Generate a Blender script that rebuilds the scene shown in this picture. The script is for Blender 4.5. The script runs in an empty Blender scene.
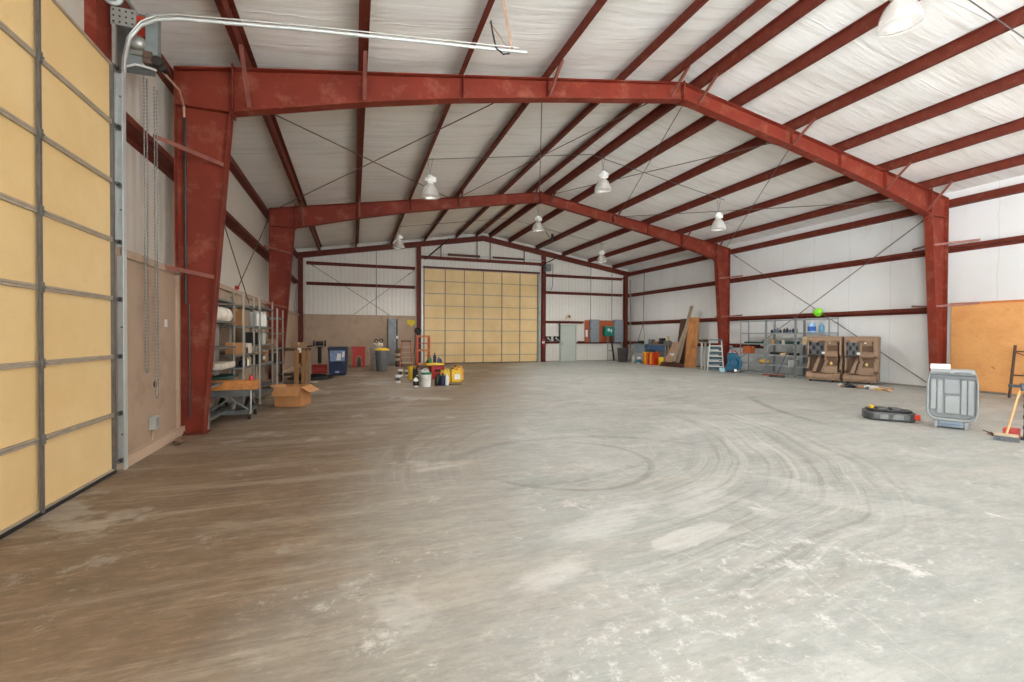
import bpy, bmesh, math, random
from mathutils import Vector, Matrix, Euler
random.seed(7)
PI = math.pi
C = bpy.context.scene.collection
SC = bpy.context.scene

# ------------------------------------------------------------------ materials
class NT:
    def __init__(s, name):
        s.m = bpy.data.materials.new(name); s.m.use_nodes = True
        s.t = s.m.node_tree; s.b = s.t.nodes['Principled BSDF']
    def n(s, kind, **kw):
        nd = s.t.nodes.new(kind)
        for k, v in kw.items():
            if k in nd.inputs.keys() if isinstance(k, str) else False: nd.inputs[k].default_value = v
            else: setattr(nd, k, v)
        return nd
    def l(s, a, b): s.t.links.new(a, b)
    def coord(s): return s.n('ShaderNodeTexCoord').outputs['Object']
    def math(s, op, a, b=None, c=None, clamp=False):
        nd = s.t.nodes.new('ShaderNodeMath'); nd.operation = op; nd.use_clamp = clamp
        for i, x in enumerate((a, b, c)):
            if x is None: continue
            if isinstance(x, (int, float)): nd.inputs[i].default_value = x
            else: s.l(x, nd.inputs[i])
        return nd.outputs[0]
    def noise(s, vec, scale, detail=4, rough=.55, dist=0, sc=None):
        if sc:
            mp = s.t.nodes.new('ShaderNodeMapping'); mp.inputs['Scale'].default_value = sc; s.l(vec, mp.inputs['Vector']); vec = mp.outputs[0]
        nd = s.t.nodes.new('ShaderNodeTexNoise'); s.l(vec, nd.inputs['Vector'])
        nd.inputs['Scale'].default_value = scale; nd.inputs['Detail'].default_value = detail
        nd.inputs['Roughness'].default_value = rough; nd.inputs['Distortion'].default_value = dist
        return nd.outputs['Fac']
    def ramp(s, fac, lo, hi, a=0., b=1.):
        nd = s.t.nodes.new('ShaderNodeMapRange'); nd.clamp = True; s.l(fac, nd.inputs[0])
        for i, x in enumerate((lo, hi, a, b)): nd.inputs[i+1].default_value = x
        return nd.outputs[0]
    def mix(s, fac, a, b, mode='MIX'):
        nd = s.t.nodes.new('ShaderNodeMix'); nd.data_type = 'RGBA'; nd.blend_type = mode
        if isinstance(fac, (int, float)): nd.inputs[0].default_value = fac
        else: s.l(fac, nd.inputs[0])
        for i, x in ((6, a), (7, b)):
            if isinstance(x, tuple): nd.inputs[i].default_value = (*x, 1)
            else: s.l(x, nd.inputs[i])
        return nd.outputs[2]
    def color(s, c):
        if isinstance(c, tuple): s.b.inputs['Base Color'].default_value = (*c, 1)
        else: s.l(c, s.b.inputs['Base Color'])
    def bump(s, h, strength=.3, dist=.01):
        nd = s.t.nodes.new('ShaderNodeBump'); nd.inputs['Strength'].default_value = strength; nd.inputs['Distance'].default_value = dist
        s.l(h, nd.inputs['Height']); s.l(nd.outputs[0], s.b.inputs['Normal'])

def rgb(r, g, b):     # sRGB 0..255 to linear
    f = lambda v: (v/255)/12.92 if v/255 <= .04045 else ((v/255+.055)/1.055)**2.4
    return (f(r), f(g), f(b))
MC = {}
def M(name, c=(128, 128, 128), rough=.6, metal=0., var=.18, scale=6., dirt=None, dirt_amt=.5, bump=0., spec=None, stretch=None):
    """procedural painted / plain surface: base colour, mottling and optional dirt blotches"""
    if name in MC: return MC[name]
    t = NT(name); co = t.coord(); base = rgb(*c)
    n1 = t.noise(co, scale, 5, sc=stretch)
    k = t.ramp(n1, .3, .7)
    col = t.mix(k, tuple(x*(1-var) for x in base), tuple(min(1, x*(1+var)) for x in base))
    if dirt:
        n2 = t.noise(co, scale*.7+1.3, 7, .7)
        d = t.ramp(n2, .52, .68, 0, dirt_amt)
        col = t.mix(d, col, rgb(*dirt))
    t.color(col); t.b.inputs['Roughness'].default_value = rough; t.b.inputs['Metallic'].default_value = metal
    if spec is not None: t.b.inputs['Specular IOR Level'].default_value = spec
    if bump: t.bump(t.noise(co, scale*6, 4), bump, .01)
    MC[name] = t.m; return t.m

# ------------------------------------------------------------------ mesh builder
class MB:
    def __init__(s): s.bm = bmesh.new()
    def box(s, a, b, rz=0., rot=None, bev=0.):
        """box from corner a to corner b, optionally rotated about its centre"""
        a, b = Vector(a), Vector(b); c = (a+b)/2; d = b-a
        mt = Matrix.Translation(c) @ (rot.to_matrix().to_4x4() if rot else Matrix.Rotation(rz, 4, 'Z')) @ Matrix.Diagonal((*[abs(x) for x in d], 1))
        r = bmesh.ops.create_cube(s.bm, size=1, matrix=mt)
        if bev:
            es = list({e for v in r['verts'] for e in v.link_edges})
            bmesh.ops.bevel(s.bm, geom=es, offset=bev, segments=2, affect='EDGES', profile=.6)
        return s
    def bar(s, p, q, w, h=None, up=(0, 0, 1)):
        """rectangular bar from p to q, w wide, h high"""
        p, q = Vector(p), Vector(q); h = h or w
        z = (q-p); L = z.length; z.normalize(); u = Vector(up)
        if abs(z.dot(u)) > .98: u = Vector((1, 0, 0))
        x = z.cross(u).normalized(); y = x.cross(z).normalized()
        mt = Matrix((( x.x, y.x, z.x, 0), (x.y, y.y, z.y, 0), (x.z, y.z, z.z, 0), (0, 0, 0, 1)))
        bmesh.ops.create_cube(s.bm, size=1, matrix=Matrix.Translation((p+q)/2) @ mt @ Matrix.Diagonal((w, h, L, 1)))
        return s
    def tube(s, pts, r, n=8, cap=True):
        pts = [Vector(p) for p in pts]; rings = []
        rr = r if isinstance(r, (list, tuple)) else [r]*len(pts)
        prev = None
        for i, p in enumerate(pts):
            d = (pts[min(i+1, len(pts)-1)]-pts[max(i-1, 0)]).normalized()
            if prev is None:
                u = Vector((0, 0, 1)) if abs(d.z) < .95 else Vector((1, 0, 0))
                x = d.cross(u).normalized()
            else:
                x = (prev-d*prev.dot(d)).normalized()
            prev = x; y = d.cross(x)
            rings.append([s.bm.verts.new(p+(x*math.cos(2*PI*k/n)+y*math.sin(2*PI*k/n))*rr[i]) for k in range(n)])
        for a, b in zip(rings, rings[1:]):
            for k in range(n): s.bm.faces.new((a[k], a[(k+1) % n], b[(k+1) % n], b[k]))
        if cap: s.bm.faces.new(rings[0][::-1]); s.bm.faces.new(rings[-1])
        return s
    def lathe(s, prof, c=(0, 0, 0), n=20, sx=1., sy=1., closed=False):
        """profile of (radius, z) turned about the vertical through c"""
        c = Vector(c); rings = []
        for r, z in prof:
            if r < 1e-5: rings.append([s.bm.verts.new(c+Vector((0, 0, z)))])
            else: rings.append([s.bm.verts.new(c+Vector((r*sx*math.cos(2*PI*k/n), r*sy*math.sin(2*PI*k/n), z))) for k in range(n)])
        for a, b in zip(rings, rings[1:]):
            for k in range(n):
                q = [a[k % len(a)], a[(k+1) % len(a)], b[(k+1) % len(b)], b[k % len(b)]]
                q = list(dict.fromkeys(q))
                if len(q) > 2: s.bm.faces.new(q)
        return s
    def prism(s, poly, axis, lo, hi):
        """polygon extruded along axis 0/1/2; poly in the two other axes (in order)"""
        def P(u, v, t):
            l = [u, v]; l.insert(axis, t); return Vector(l)
        A = [s.bm.verts.new(P(u, v, lo)) for u, v in poly]; B = [s.bm.verts.new(P(u, v, hi)) for u, v in poly]
        n = len(poly)
        s.bm.faces.new(A); s.bm.faces.new(B[::-1])
        for i in range(n): s.bm.faces.new((A[i], B[i], B[(i+1) % n], A[(i+1) % n]))
        return s
    def slab(s, pts, th):
        """four-point panel given thickness along its normal"""
        pts = [Vector(p) for p in pts]; nn = (pts[1]-pts[0]).cross(pts[2]-pts[0]).normalized()*th
        A = [s.bm.verts.new(p) for p in pts]; B = [s.bm.verts.new(p+nn) for p in pts]; n = len(pts)
        s.bm.faces.new(A[::-1]); s.bm.faces.new(B)
        for i in range(n): s.bm.faces.new((A[i], A[(i+1) % n], B[(i+1) % n], B[i]))
        return s
    def torus(s, c, R, r, axis='Z', n=20, m=8):
        c = Vector(c); pts = []
        rings = []
        for i in range(n):
            a = 2*PI*i/n; ring = []
            for j in range(m):
                b = 2*PI*j/m; q = Vector(((R+r*math.cos(b))*math.cos(a), (R+r*math.cos(b))*math.sin(a), r*math.sin(b)))
                if axis == 'X': q = Vector((q.z, q.x, q.y))
                if axis == 'Y': q = Vector((q.x, q.z, q.y))
                ring.append(s.bm.verts.new(c+q))
            rings.append(ring)
        for i in range(n):
            a, b = rings[i], rings[(i+1) % n]
            for j in range(m): s.bm.faces.new((a[j], b[j], b[(j+1) % m], a[(j+1) % m]))
        return s
    def cyl(s, p, q, r, n=16): return s.tube([p, q], r, n)
    def blob(s, c, r, sub=2, jit=.12, seed=0):
        rnd = random.Random(seed)
        mt = Matrix.Translation(Vector(c)) @ Matrix.Diagonal((*r, 1))
        v = bmesh.ops.create_icosphere(s.bm, subdivisions=sub, radius=1, matrix=mt)['verts']
        for x in v: x.co += Vector((rnd.uniform(-1, 1)*r[0], rnd.uniform(-1, 1)*r[1], rnd.uniform(-1, 1)*r[2]))*jit
        return s
    def off(s, v): bmesh.ops.translate(s.bm, verts=s.bm.verts, vec=Vector(v)); return s
    def build(s, name, mat, parent=None, world=False, smooth=False, bevel=0.):
        if world and parent is not None:
            inv = (Matrix.Translation(parent.location) @ Matrix.Rotation(parent.rotation_euler.z, 4, 'Z')).inverted()
            bmesh.ops.transform(s.bm, matrix=inv, verts=s.bm.verts)
        bmesh.ops.recalc_face_normals(s.bm, faces=s.bm.faces)
        me = bpy.data.meshes.new(name)
        if smooth:
            for f in s.bm.faces: f.smooth = True
            for e in s.bm.edges:
                if len(e.link_faces) == 2 and e.calc_face_angle(0) > .7: e.smooth = False
        s.bm.to_mesh(me); s.bm.free()
        o = bpy.data.objects.new(name, me); C.objects.link(o); me.materials.append(mat)
        if parent is not None: o.parent = parent
        if bevel:
            md = o.modifiers.new('edge', 'BEVEL'); md.width = bevel; md.segments = 2; md.limit_method = 'ANGLE'
        return o

def tag(o, label, cat, group=None, kind=None):
    o['label'] = label; o['category'] = cat
    if group: o['group'] = group
    if kind: o['kind'] = kind
    return o
def thing(name, label, cat, loc=(0, 0, 0), rz=0., group=None):
    o = bpy.data.objects.new(name, None); o.empty_display_size = .1; C.objects.link(o)
    o.location = loc; o.rotation_euler = (0, 0, rz)
    return tag(o, label, cat, group)
def struct(name, mb, mat, label=None, smooth=False, parent=None, **kw):
    o = mb.build(name, mat, parent, smooth=smooth, **kw)
    if parent is None: o['kind'] = 'structure'; o['label'] = label or name.replace('_', ' '); o['category'] = name.split('_')[0]
    return o
def copy_tree(o, parent=None):
    c = o.copy(); C.objects.link(c)
    if parent is not None: c.parent = parent
    for ch in o.children: copy_tree(ch, c)
    return c

# ------------------------------------------------------------------ site dimensions (metres)
XL, XR, XM = -2.41, 15.35, 6.47
YA, YB, YC = 7.745, 15.3, 22.95
WL, WR, WB = XL-.18, XR+.18, YC+.2          # inner faces of the insulated walls
YF = -7.4                                   # front wall, behind the camera
ZE, ZR = 5.27, 6.72
K = (ZR-ZE)/(XM-XL)
def zr(x): return ZR-abs(x-XM)*K            # underside of the purlins = top of the rafters

# ------------------------------------------------------------------ colours of the place
RED = M('red_oxide_steel', (121, 46, 31), .6, 0, .16, 1.6, dirt=(182, 128, 104), dirt_amt=.3, bump=.05, spec=.25)
RED2 = M('red_oxide_purlin', (100, 42, 29), .6, 0, .14, 5., dirt=(150, 98, 78), dirt_amt=.25, spec=.25)
GALV = M('galvanised_steel', (172, 172, 166), .42, .55, .12, 14.)
GALVD = M('dull_galvanised', (120, 120, 116), .5, .5, .15, 14.)
TRACK = M('pale_track_steel', (198, 202, 200), .4, .35, .08, 8.)
WHITEP = M('white_plastic', (225, 225, 220), .45, 0, .05)
BLACK = M('black_plastic', (26, 26, 27), .45, 0, .2)
DARKM = M('dark_steel', (52, 50, 48), .5, .4, .25, 12., dirt=(90, 62, 44), dirt_amt=.4)
CABLE = M('cable_grey', (95, 92, 88), .55, .3, .1)
TAN = M('tan_painted_board', (172, 148, 126), .7, 0, .07, 1.5, dirt=(120, 98, 80), dirt_amt=.35)
TANL = M('tan_trim_paint', (196, 170, 146), .65, 0, .05, 3.)
CARD = M('cardboard', (186, 132, 84), .85, 0, .08, 9.)
WOODO = M('orange_pine', (206, 134, 66), .6, 0, .18, 4., stretch=(8, 1, 8), dirt=(120, 70, 36), dirt_amt=.5)
WOODG = M('weathered_wood', (148, 130, 108), .8, 0, .2, 5., stretch=(1, 1, 6), dirt=(90, 76, 60), dirt_amt=.5)
WOODB = M('brown_board', (82, 56, 38), .75, 0, .2, 6., stretch=(6, 6, 1))
YEL = M('yellow_plastic', (226, 184, 34), .4, 0, .08)
REDP = M('red_plastic', (176, 34, 30), .4, 0, .1)
BLUEP = M('blue_plastic', (18, 36, 70), .4, 0, .12)
GREEN = M('green_plastic', (30, 122, 76), .45, 0, .1)
ORG = M('orange_plastic', (214, 92, 34), .4, 0, .1)
GREYP = M('grey_plastic', (104, 108, 110), .5, 0, .1)
TEAL = M('teal_plastic', (20, 100, 124), .4, 0, .12)
RUB = M('black_rubber', (30, 29, 28), .8, 0, .2)

def insulation(name, axis_rib, rib=0.305, seam=1.22, base=(222, 222, 220), fold=.5, yell=.25):
    """white vinyl-faced blanket: quilting ribs of the sheets behind, seams and faint staining"""
    t = NT(name); co = t.coord()
    sep = t.n('ShaderNodeSeparateXYZ'); t.l(co, sep.inputs[0])
    u = sep.outputs[axis_rib]
    wob = t.math('MULTIPLY', t.math('SUBTRACT', t.noise(co, .9, 3), .5), .12)
    uu = t.math('ADD', u, wob)
    r1 = t.math('SINE', t.math('MULTIPLY', uu, 2*PI/rib))
    fr = t.math('FRACT', t.math('DIVIDE', uu, seam))
    sm = t.math('LESS_THAN', t.math('ABSOLUTE', t.math('SUBTRACT', fr, .5)), .006)
    n1 = t.noise(co, 1.1, 6, .6)
    n2 = t.noise(co, 3.2, 6, .65, sc=(1, 1, .35))
    b = rgb(*base)
    col = t.mix(t.ramp(n1, .35, .75, 0, yell), b, rgb(206, 196, 178))
    col = t.mix(t.ramp(n2, .56, .72, 0, .22), col, rgb(190, 186, 176))
    col = t.mix(t.math('MULTIPLY', sm, .35), col, rgb(168, 166, 160))
    t.color(col); t.b.inputs['Roughness'].default_value = .48; t.b.inputs['Specular IOR Level'].default_value = .35
    h = t.math('ADD', t.math('MULTIPLY', r1, .25), t.math('MULTIPLY', t.noise(co, 4., 3, .5), 1.2))
    h = t.math('ADD', h, t.math('MULTIPLY', sm, -1.5))
    t.bump(h, fold, .03)
    return t.m
INS_R = insulation('white_wall_blanket', 1, .61, 1.22, fold=.22)
INS_L = insulation('shaded_wall_blanket', 1, .2, 1.22, (200, 194, 184), fold=.35, yell=.5)  # same white blanket; the darker warm base paints in the left wall's shade
INS_B = insulation('back_wall_blanket', 0, .2, 1.22, (220, 216, 208), fold=.35, yell=.35)

def ceiling_mat():
    t = NT('white_roof_blanket'); co = t.coord()
    sep = t.n('ShaderNodeSeparateXYZ'); t.l(co, sep.inputs[0])
    wob = t.math('MULTIPLY', t.math('SUBTRACT', t.noise(co, .55, 3), .5), .35)
    yy = t.math('ADD', sep.outputs[1], wob)
    fr = t.math('FRACT', t.math('DIVIDE', yy, 1.22))
    d = t.math('ABSOLUTE', t.math('SUBTRACT', fr, .5))
    seam = t.ramp(d, .0, .016, 1, 0)
    patch = t.ramp(t.noise(co, .8, 2), .42, .52)
    seam = t.math('MULTIPLY', seam, patch)
    n1 = t.noise(co, .7, 5, .6); n2 = t.noise(co, 2.4, 5, .6, sc=(.35, 2.2, 1)); n4 = t.noise(co, 2.0, 6, .62, dist=.5, sc=(.22, 3.4, 1))
    col = t.mix(t.ramp(n1, .4, .75, 0, .45), rgb(240, 239, 236), rgb(222, 215, 204))
    col = t.mix(t.ramp(n2, .55, .75, 0, .25), col, rgb(204, 200, 192))
    col = t.mix(t.ramp(n4, .5, .68, 0, .42), col, rgb(196, 190, 180))  # shading of the blanket's folds put into the colour
    col = t.mix(t.math('MULTIPLY', seam, .8), col, rgb(246, 246, 244))
    t.color(col); t.b.inputs['Roughness'].default_value = .42; t.b.inputs['Specular IOR Level'].default_value = .4
    n3 = n4
    h = t.math('ADD', t.math('MULTIPLY', n3, 1.6), t.math('MULTIPLY', seam, .5))
    t.bump(h, .28, .05)
    return t.m

def floor_mat():
    t = NT('worn_concrete'); co = t.coord()
    def ring(cx, cy, r0, r1, freq, amt_noise=.35, ang=None):
        v = t.n('ShaderNodeVectorMath', operation='SUBTRACT'); t.l(co, v.inputs[0]); v.inputs[1].default_value = (cx, cy, 0)
        L = t.n('ShaderNodeVectorMath', operation='LENGTH'); t.l(v.outputs[0], L.inputs[0])
        r = t.math('ADD', L.outputs['Value'], t.math('MULTIPLY', t.math('SUBTRACT', t.noise(co, .35, 2), .5), amt_noise*2))
        m = (r0+r1)/2; w = (r1-r0)/2
        win = t.ramp(t.math('ABSOLUTE', t.math('SUBTRACT', r, m)), w*.55, w, 1, 0)
        cb = t.n('ShaderNodeCombineXYZ'); t.l(t.math('MULTIPLY', r, freq), cb.inputs[0])
        sepv = t.n('ShaderNodeSeparateXYZ'); t.l(v.outputs[0], sepv.inputs[0])
        an = t.math('ARCTAN2', sepv.outputs[1], sepv.outputs[0])
        t.l(t.math('MULTIPLY', an, .6), cb.inputs[1])
        st = t.noise(cb.outputs[0], 1.6, 6, .72)
        if ang:
            a0, a1, soft = ang
            mid = (a0+a1)/2; hw = (a1-a0)/2
            g = t.ramp(t.math('ABSOLUTE', t.math('SUBTRACT', an, mid)), hw-soft, hw, 1, 0)
            win = t.math('MULTIPLY', win, g)
        return win, st
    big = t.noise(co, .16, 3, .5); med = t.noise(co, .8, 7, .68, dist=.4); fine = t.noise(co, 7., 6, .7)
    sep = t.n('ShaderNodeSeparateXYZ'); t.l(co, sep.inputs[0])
    # brown dust left, pale concrete right; part of the tone is light painted in
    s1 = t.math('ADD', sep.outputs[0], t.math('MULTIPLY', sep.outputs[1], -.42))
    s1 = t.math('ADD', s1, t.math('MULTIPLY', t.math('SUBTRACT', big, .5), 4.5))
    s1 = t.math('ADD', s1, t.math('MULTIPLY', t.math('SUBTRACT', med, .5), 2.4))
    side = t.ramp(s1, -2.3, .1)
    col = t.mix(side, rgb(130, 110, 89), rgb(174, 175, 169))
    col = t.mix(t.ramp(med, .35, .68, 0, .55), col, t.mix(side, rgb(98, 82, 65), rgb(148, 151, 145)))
    # long streaks
    dn = t.noise(co, 1.2, 6, .7, sc=(.25, 2.6, 1), dist=.8)
    col = t.mix(t.ramp(dn, .5, .66, 0, .4), col, rgb(188, 178, 162))
    # sweeping marks
    for (cx, cy, r0, r1, f, am, ang, amt, dark, light) in (
        (1.6, 7.0, 3.1, 5.6, 7, .35, (-1.75, .75, .35), .5, (130, 124, 115), (208, 202, 192)),
        (1.5, 6.4, 1.6, 3.2, 9, .3, (-1.9, .3, .4), .22, (138, 128, 116), (188, 180, 168)),
        (4.0, 4.3, 2.6, 4.0, 7, .3, (1.9, 3.4, .4), .38, (124, 112, 98), (176, 166, 152)),
        (9., 14., 4., 9., 3.5, .6, (-2.8, -1.0, .4), .25, (132, 124, 114), (192, 184, 172)),
        (2., 19., 6., 13., 2.5, .9, (-1.9, -.3, .4), .25, (130, 118, 104), (184, 172, 156))):
        win, st = ring(cx, cy, r0, r1, f, am, ang)
        col = t.mix(t.math('MULTIPLY', win, t.ramp(st, .52, .60, 0, amt)), col, rgb(*dark))
        col = t.mix(t.math('MULTIPLY', win, t.ramp(st, .46, .38, 0, amt)), col, rgb(*light))
    for (cx, cy, r, w, amn, ang, amt) in ((2.25, 4.7, .95, .022, .25, (-2.9, 1.4, .5), .45), (3.6, 5.2, 3.1, .05, .3, (2.3, 3.3, .3), .5),
                                     (1.2, 8.6, 4.6, .03, .3, (-1.7, -.9, .3), .3), (2.6, 3.9, 1.9, .04, .3, (.3, 2.6, .4), .35), (14., 3.6, 6.8, .05, .1, (2.35, 2.95, .15), .6)):
        win, st = ring(cx, cy, r-w*2.2, r+w*2.2, 3, amn, ang)
        col = t.mix(t.math('MULTIPLY', win, t.ramp(st, .3, .6, amt*.4, amt)), col, rgb(96, 88, 80))
    # pale powdery scuffs
    wn = t.noise(co, 3.6, 10, .78, dist=.25)
    near = t.ramp(t.math('ADD', sep.outputs[1], t.math('MULTIPLY', big, 3)), 3.2, 6.5, 1, .25)
    col = t.mix(t.math('MULTIPLY', t.ramp(t.math('ADD', wn, t.math('MULTIPLY', t.math('SUBTRACT', t.noise(co, .7, 2), .5), .45)), .60, .66, 0, .85), t.math('MULTIPLY', near, t.ramp(side, .2, 1, .4, 1))), col, rgb(222, 220, 214))
    def spot(cx, cy, rx, ry, rot, soft, wob):
        mp = t.n('ShaderNodeMapping'); mp.vector_type = 'TEXTURE'; mp.inputs['Location'].default_value = (cx, cy, 0); mp.inputs['Rotation'].default_value = (0, 0, rot); mp.inputs['Scale'].default_value = (rx, ry, 1)
        t.l(co, mp.inputs[0]); L = t.n('ShaderNodeVectorMath', operation='LENGTH'); t.l(mp.outputs[0], L.inputs[0])
        d = t.math('ADD', L.outputs['Value'], t.math('MULTIPLY', t.math('SUBTRACT', t.noise(co, 2.3, 6, .6), .5), wob))
        return t.ramp(d, 1-soft, 1+soft, 1, 0)
    for a_ in ((2.30, 2.62, .42, .12, .25, .06, 1.6, .5), (1.95, 3.1, .55, .16, .35, .25, 1.8, .45), (3.0, 3.3, .7, .14, .5, .4, 2., .3), (1.1, 2.45, .25, .1, .3, .3, 2., .45), (.9, 4.9, .3, .07, .2, .3, 2., .35), (4.6, 5.6, .8, .2, .4, .5, 2., .3)):
        col = t.mix(t.math('MULTIPLY', spot(*a_[:7]), a_[7]), col, rgb(214, 213, 208))
    sc1 = t.noise(co, 9., 10, .8, dist=.2)
    for a_ in ((1.75, 1.85, 1.1, .55, .2, .5, 1.5, .60), (3.4, 2.0, 1.0, .4, .3, .5, 2., .63), (1.2, 1.3, .8, .3, .1, .5, 2., .62), (.3, 2.9, .7, .3, .6, .5, 2., .64), (2.6, 4.2, 1.2, .5, .3, .5, 2., .655)):
        col = t.mix(t.math('MULTIPLY', spot(*a_[:7]), t.ramp(sc1, a_[7]-.07, a_[7]+.03, 0, .6)), col, rgb(232, 231, 227))
    wn2 = t.noise(co, .55, 9, .62, dist=.2)
    col = t.mix(t.ramp(wn2, .57, .60, 0, .3), col, rgb(206, 204, 198))
    gr = t.noise(co, 3.4, 8, .78, dist=.3, sc=(.6, 1.5, 1))
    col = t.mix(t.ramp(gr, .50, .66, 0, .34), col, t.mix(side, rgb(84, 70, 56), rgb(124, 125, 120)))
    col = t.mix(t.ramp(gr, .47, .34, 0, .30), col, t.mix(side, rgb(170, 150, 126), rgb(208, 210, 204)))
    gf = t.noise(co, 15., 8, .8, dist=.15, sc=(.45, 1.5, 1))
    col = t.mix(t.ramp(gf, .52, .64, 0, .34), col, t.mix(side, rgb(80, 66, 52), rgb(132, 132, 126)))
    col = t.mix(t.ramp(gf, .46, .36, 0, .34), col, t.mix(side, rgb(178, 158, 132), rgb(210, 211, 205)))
    # small brown flecks
    col = t.mix(t.ramp(fine, .64, .74, 0, .3), col, rgb(118, 102, 86))
    # hairline crack / saw joint
    for (cx, cy, nx, ny) in ((2.62, 2.0, .94, -.34),):
        d = t.math('ADD', t.math('MULTIPLY', t.math('SUBTRACT', sep.outputs[0], cx), nx), t.math('MULTIPLY', t.math('SUBTRACT', sep.outputs[1], cy), ny))
        d = t.math('ADD', d, t.math('MULTIPLY', t.math('SUBTRACT', t.noise(co, 1.2, 4), .5), .5))
        col = t.mix(t.ramp(t.math('ABSOLUTE', d), 0, 0.008, .25, 0), col, rgb(225, 222, 214))
    t.color(col)
    t.l(t.ramp(med, .3, .7, .42, .62), t.b.inputs['Roughness'])
    t.b.inputs['Specular IOR Level'].default_value = .35
    t.bump(t.math('ADD', t.math('MULTIPLY', fine, .5), wn), .25, .008)
    return t.m

def plywood_mat():
    t = NT('orange_plywood'); co = t.coord()
    g = t.noise(co, 2.2, 5, .6, dist=1.6, sc=(1, .55, 1.6)); f = t.math('FRACT', t.math('MULTIPLY', g, 7.))
    col = t.mix(t.ramp(f, 0, 1, 0, .45), rgb(226, 166, 102), rgb(208, 140, 76))
    col = t.mix(t.ramp(t.noise(co, 1.4, 6, .6), .5, .75, 0, .4), col, rgb(184, 114, 52))
    col = t.mix(t.ramp(t.noise(co, 5., 3, .6), .69, .74, 0, .6), col, rgb(104, 62, 30))
    col = t.mix(t.ramp(t.noise(co, .8, 2, .6), .55, .7, 0, .35), col, rgb(232, 176, 110))
    t.color(col); t.b.inputs['Roughness'].default_value = .6
    return t.m

def foam_mat():
    t = NT('yellow_foam_board'); co = t.coord()
    n = t.noise(co, .9, 6, .6); n2 = t.noise(co, 5., 4, .6, sc=(1, 1, 3))
    col = t.mix(t.ramp(n, .35, .7), rgb(234, 204, 150), rgb(221, 187, 128))
    col = t.mix(t.ramp(n2, .6, .75, 0, .25), col, rgb(196, 154, 90))
    t.color(col); t.b.inputs['Roughness'].default_value = .55
    t.bump(t.noise(co, 2., 4), .2, .02)
    return t.m
FOAM = foam_mat()
STEELD = M('door_rail_steel', (168, 154, 136), .5, .1, .15, 10., stretch=(1, .3, 3))
STILE = M('door_stile_steel', (96, 92, 88), .5, .1, .2, 12.)
# ------------------------------------------------------------------ room shell
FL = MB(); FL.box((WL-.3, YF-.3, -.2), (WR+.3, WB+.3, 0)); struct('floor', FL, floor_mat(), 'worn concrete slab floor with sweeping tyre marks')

def roof_sheet():
    bm = bmesh.new(); rnd = random.Random(3)
    xs = []; half = [.36, 1.45, 3.07, 4.68, 6.33, 7.96, 9.1]
    stops = sorted([XM-h for h in half]+[XM]+[XM+h for h in half])
    for a, b in zip(stops, stops[1:]):
        for i in range(6): xs.append((a+(b-a)*i/6, i/6, b-a))
    xs.append((stops[-1], 0, 1))
    ny = 112; ys = [YF-.1+(WB+.2-YF)*j/ny for j in range(ny+1)]
    ph = [rnd.uniform(0, 6.28) for _ in range(40)]
    g = []
    for x, t, w in xs:
        row = []
        for y in ys:
            sag = math.sin(PI*t)*min(w, 1.65)/1.65
            z = ZR+.215-abs(x-XM)*K - sag*(.028+.014*math.sin(y*2.3+ph[int((x+3)*.7) % 40])+.010*math.sin(y*5.1+x))
            row.append(bm.verts.new((x, y, z)))
        g.append(row)
    for a, b in zip(g, g[1:]):
        for j in range(ny): bm.faces.new((a[j], a[j+1], b[j+1], b[j]))
    m = MB(); m.bm.free(); m.bm = bm
    ext = bmesh.ops.extrude_face_region(bm, geom=list(bm.faces))
    bmesh.ops.translate(bm, verts=[v for v in ext['geom'] if isinstance(v, bmesh.types.BMVert)], vec=(0, 0, .14))
    return m
struct('ceiling', roof_sheet(), ceiling_mat(), 'white vinyl-faced roof insulation between the purlins', smooth=True)

T = .12
DL0, DL1, DLH = -.20, 5.80, 4.36            # left overhead door opening
m = MB()
m.box((WL-T, DL1-.2, 0), (WL, WB+T, 5.5)).box((WL-T, DL0+.2, DLH-.2), (WL, DL1-.2, 5.5)).box((WL-T, -1., 0), (WL, DL0+.2, 5.5)).box((WL-T, DL0, 0), (WL-T+.02, DL1, DLH))
m.box((WL-T, -6.8, 4.6), (WL, -1., 5.5)).box((WL-T, YF-T, 0), (WL, -6.8, 5.5))
struct('wall_left', m, INS_L, 'left wall lined with white insulation in painted shade')
m = MB(); m.box((WR, YF-T, 0), (WR+T, WB+T, 5.45))
struct('wall_right', m, INS_R, 'right wall lined with white insulation blanket')
DB0, DB1, DBH = 3.34, 9.66, 4.9
def gable(m, y0, y1, x0, x1, z0, over=.05):
    n = 8; xs = [x0+(x1-x0)*i/n for i in range(n+1)]
    if x0 < XM < x1: xs = sorted(xs+[XM])
    poly = [(x0, z0), (x1, z0)]+[(x, zr(x)+.2+over) for x in reversed(xs)]
    m.prism(poly, 1, y0, y1)
m = MB(); gable(m, WB, WB+T, WL, DB0+.15, 0); gable(m, WB, WB+T, DB0+.15, DB1-.15, DBH-.15); gable(m, WB, WB+T, DB1-.15, WR, 0); m.box((DB0, WB+T-.02, 0), (DB1, WB+T, DBH))
struct('wall_back', m, INS_B, 'back gable wall lined with white insulation')
m = MB(); gable(m, YF-T, YF, WL, 4.5, 0); gable(m, YF-T, YF, 4.5, 11.5, 4.3); gable(m, YF-T, YF, 11.5, WR, 0)
struct('wall_front', m, INS_B, 'front gable wall with open doorway')

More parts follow.
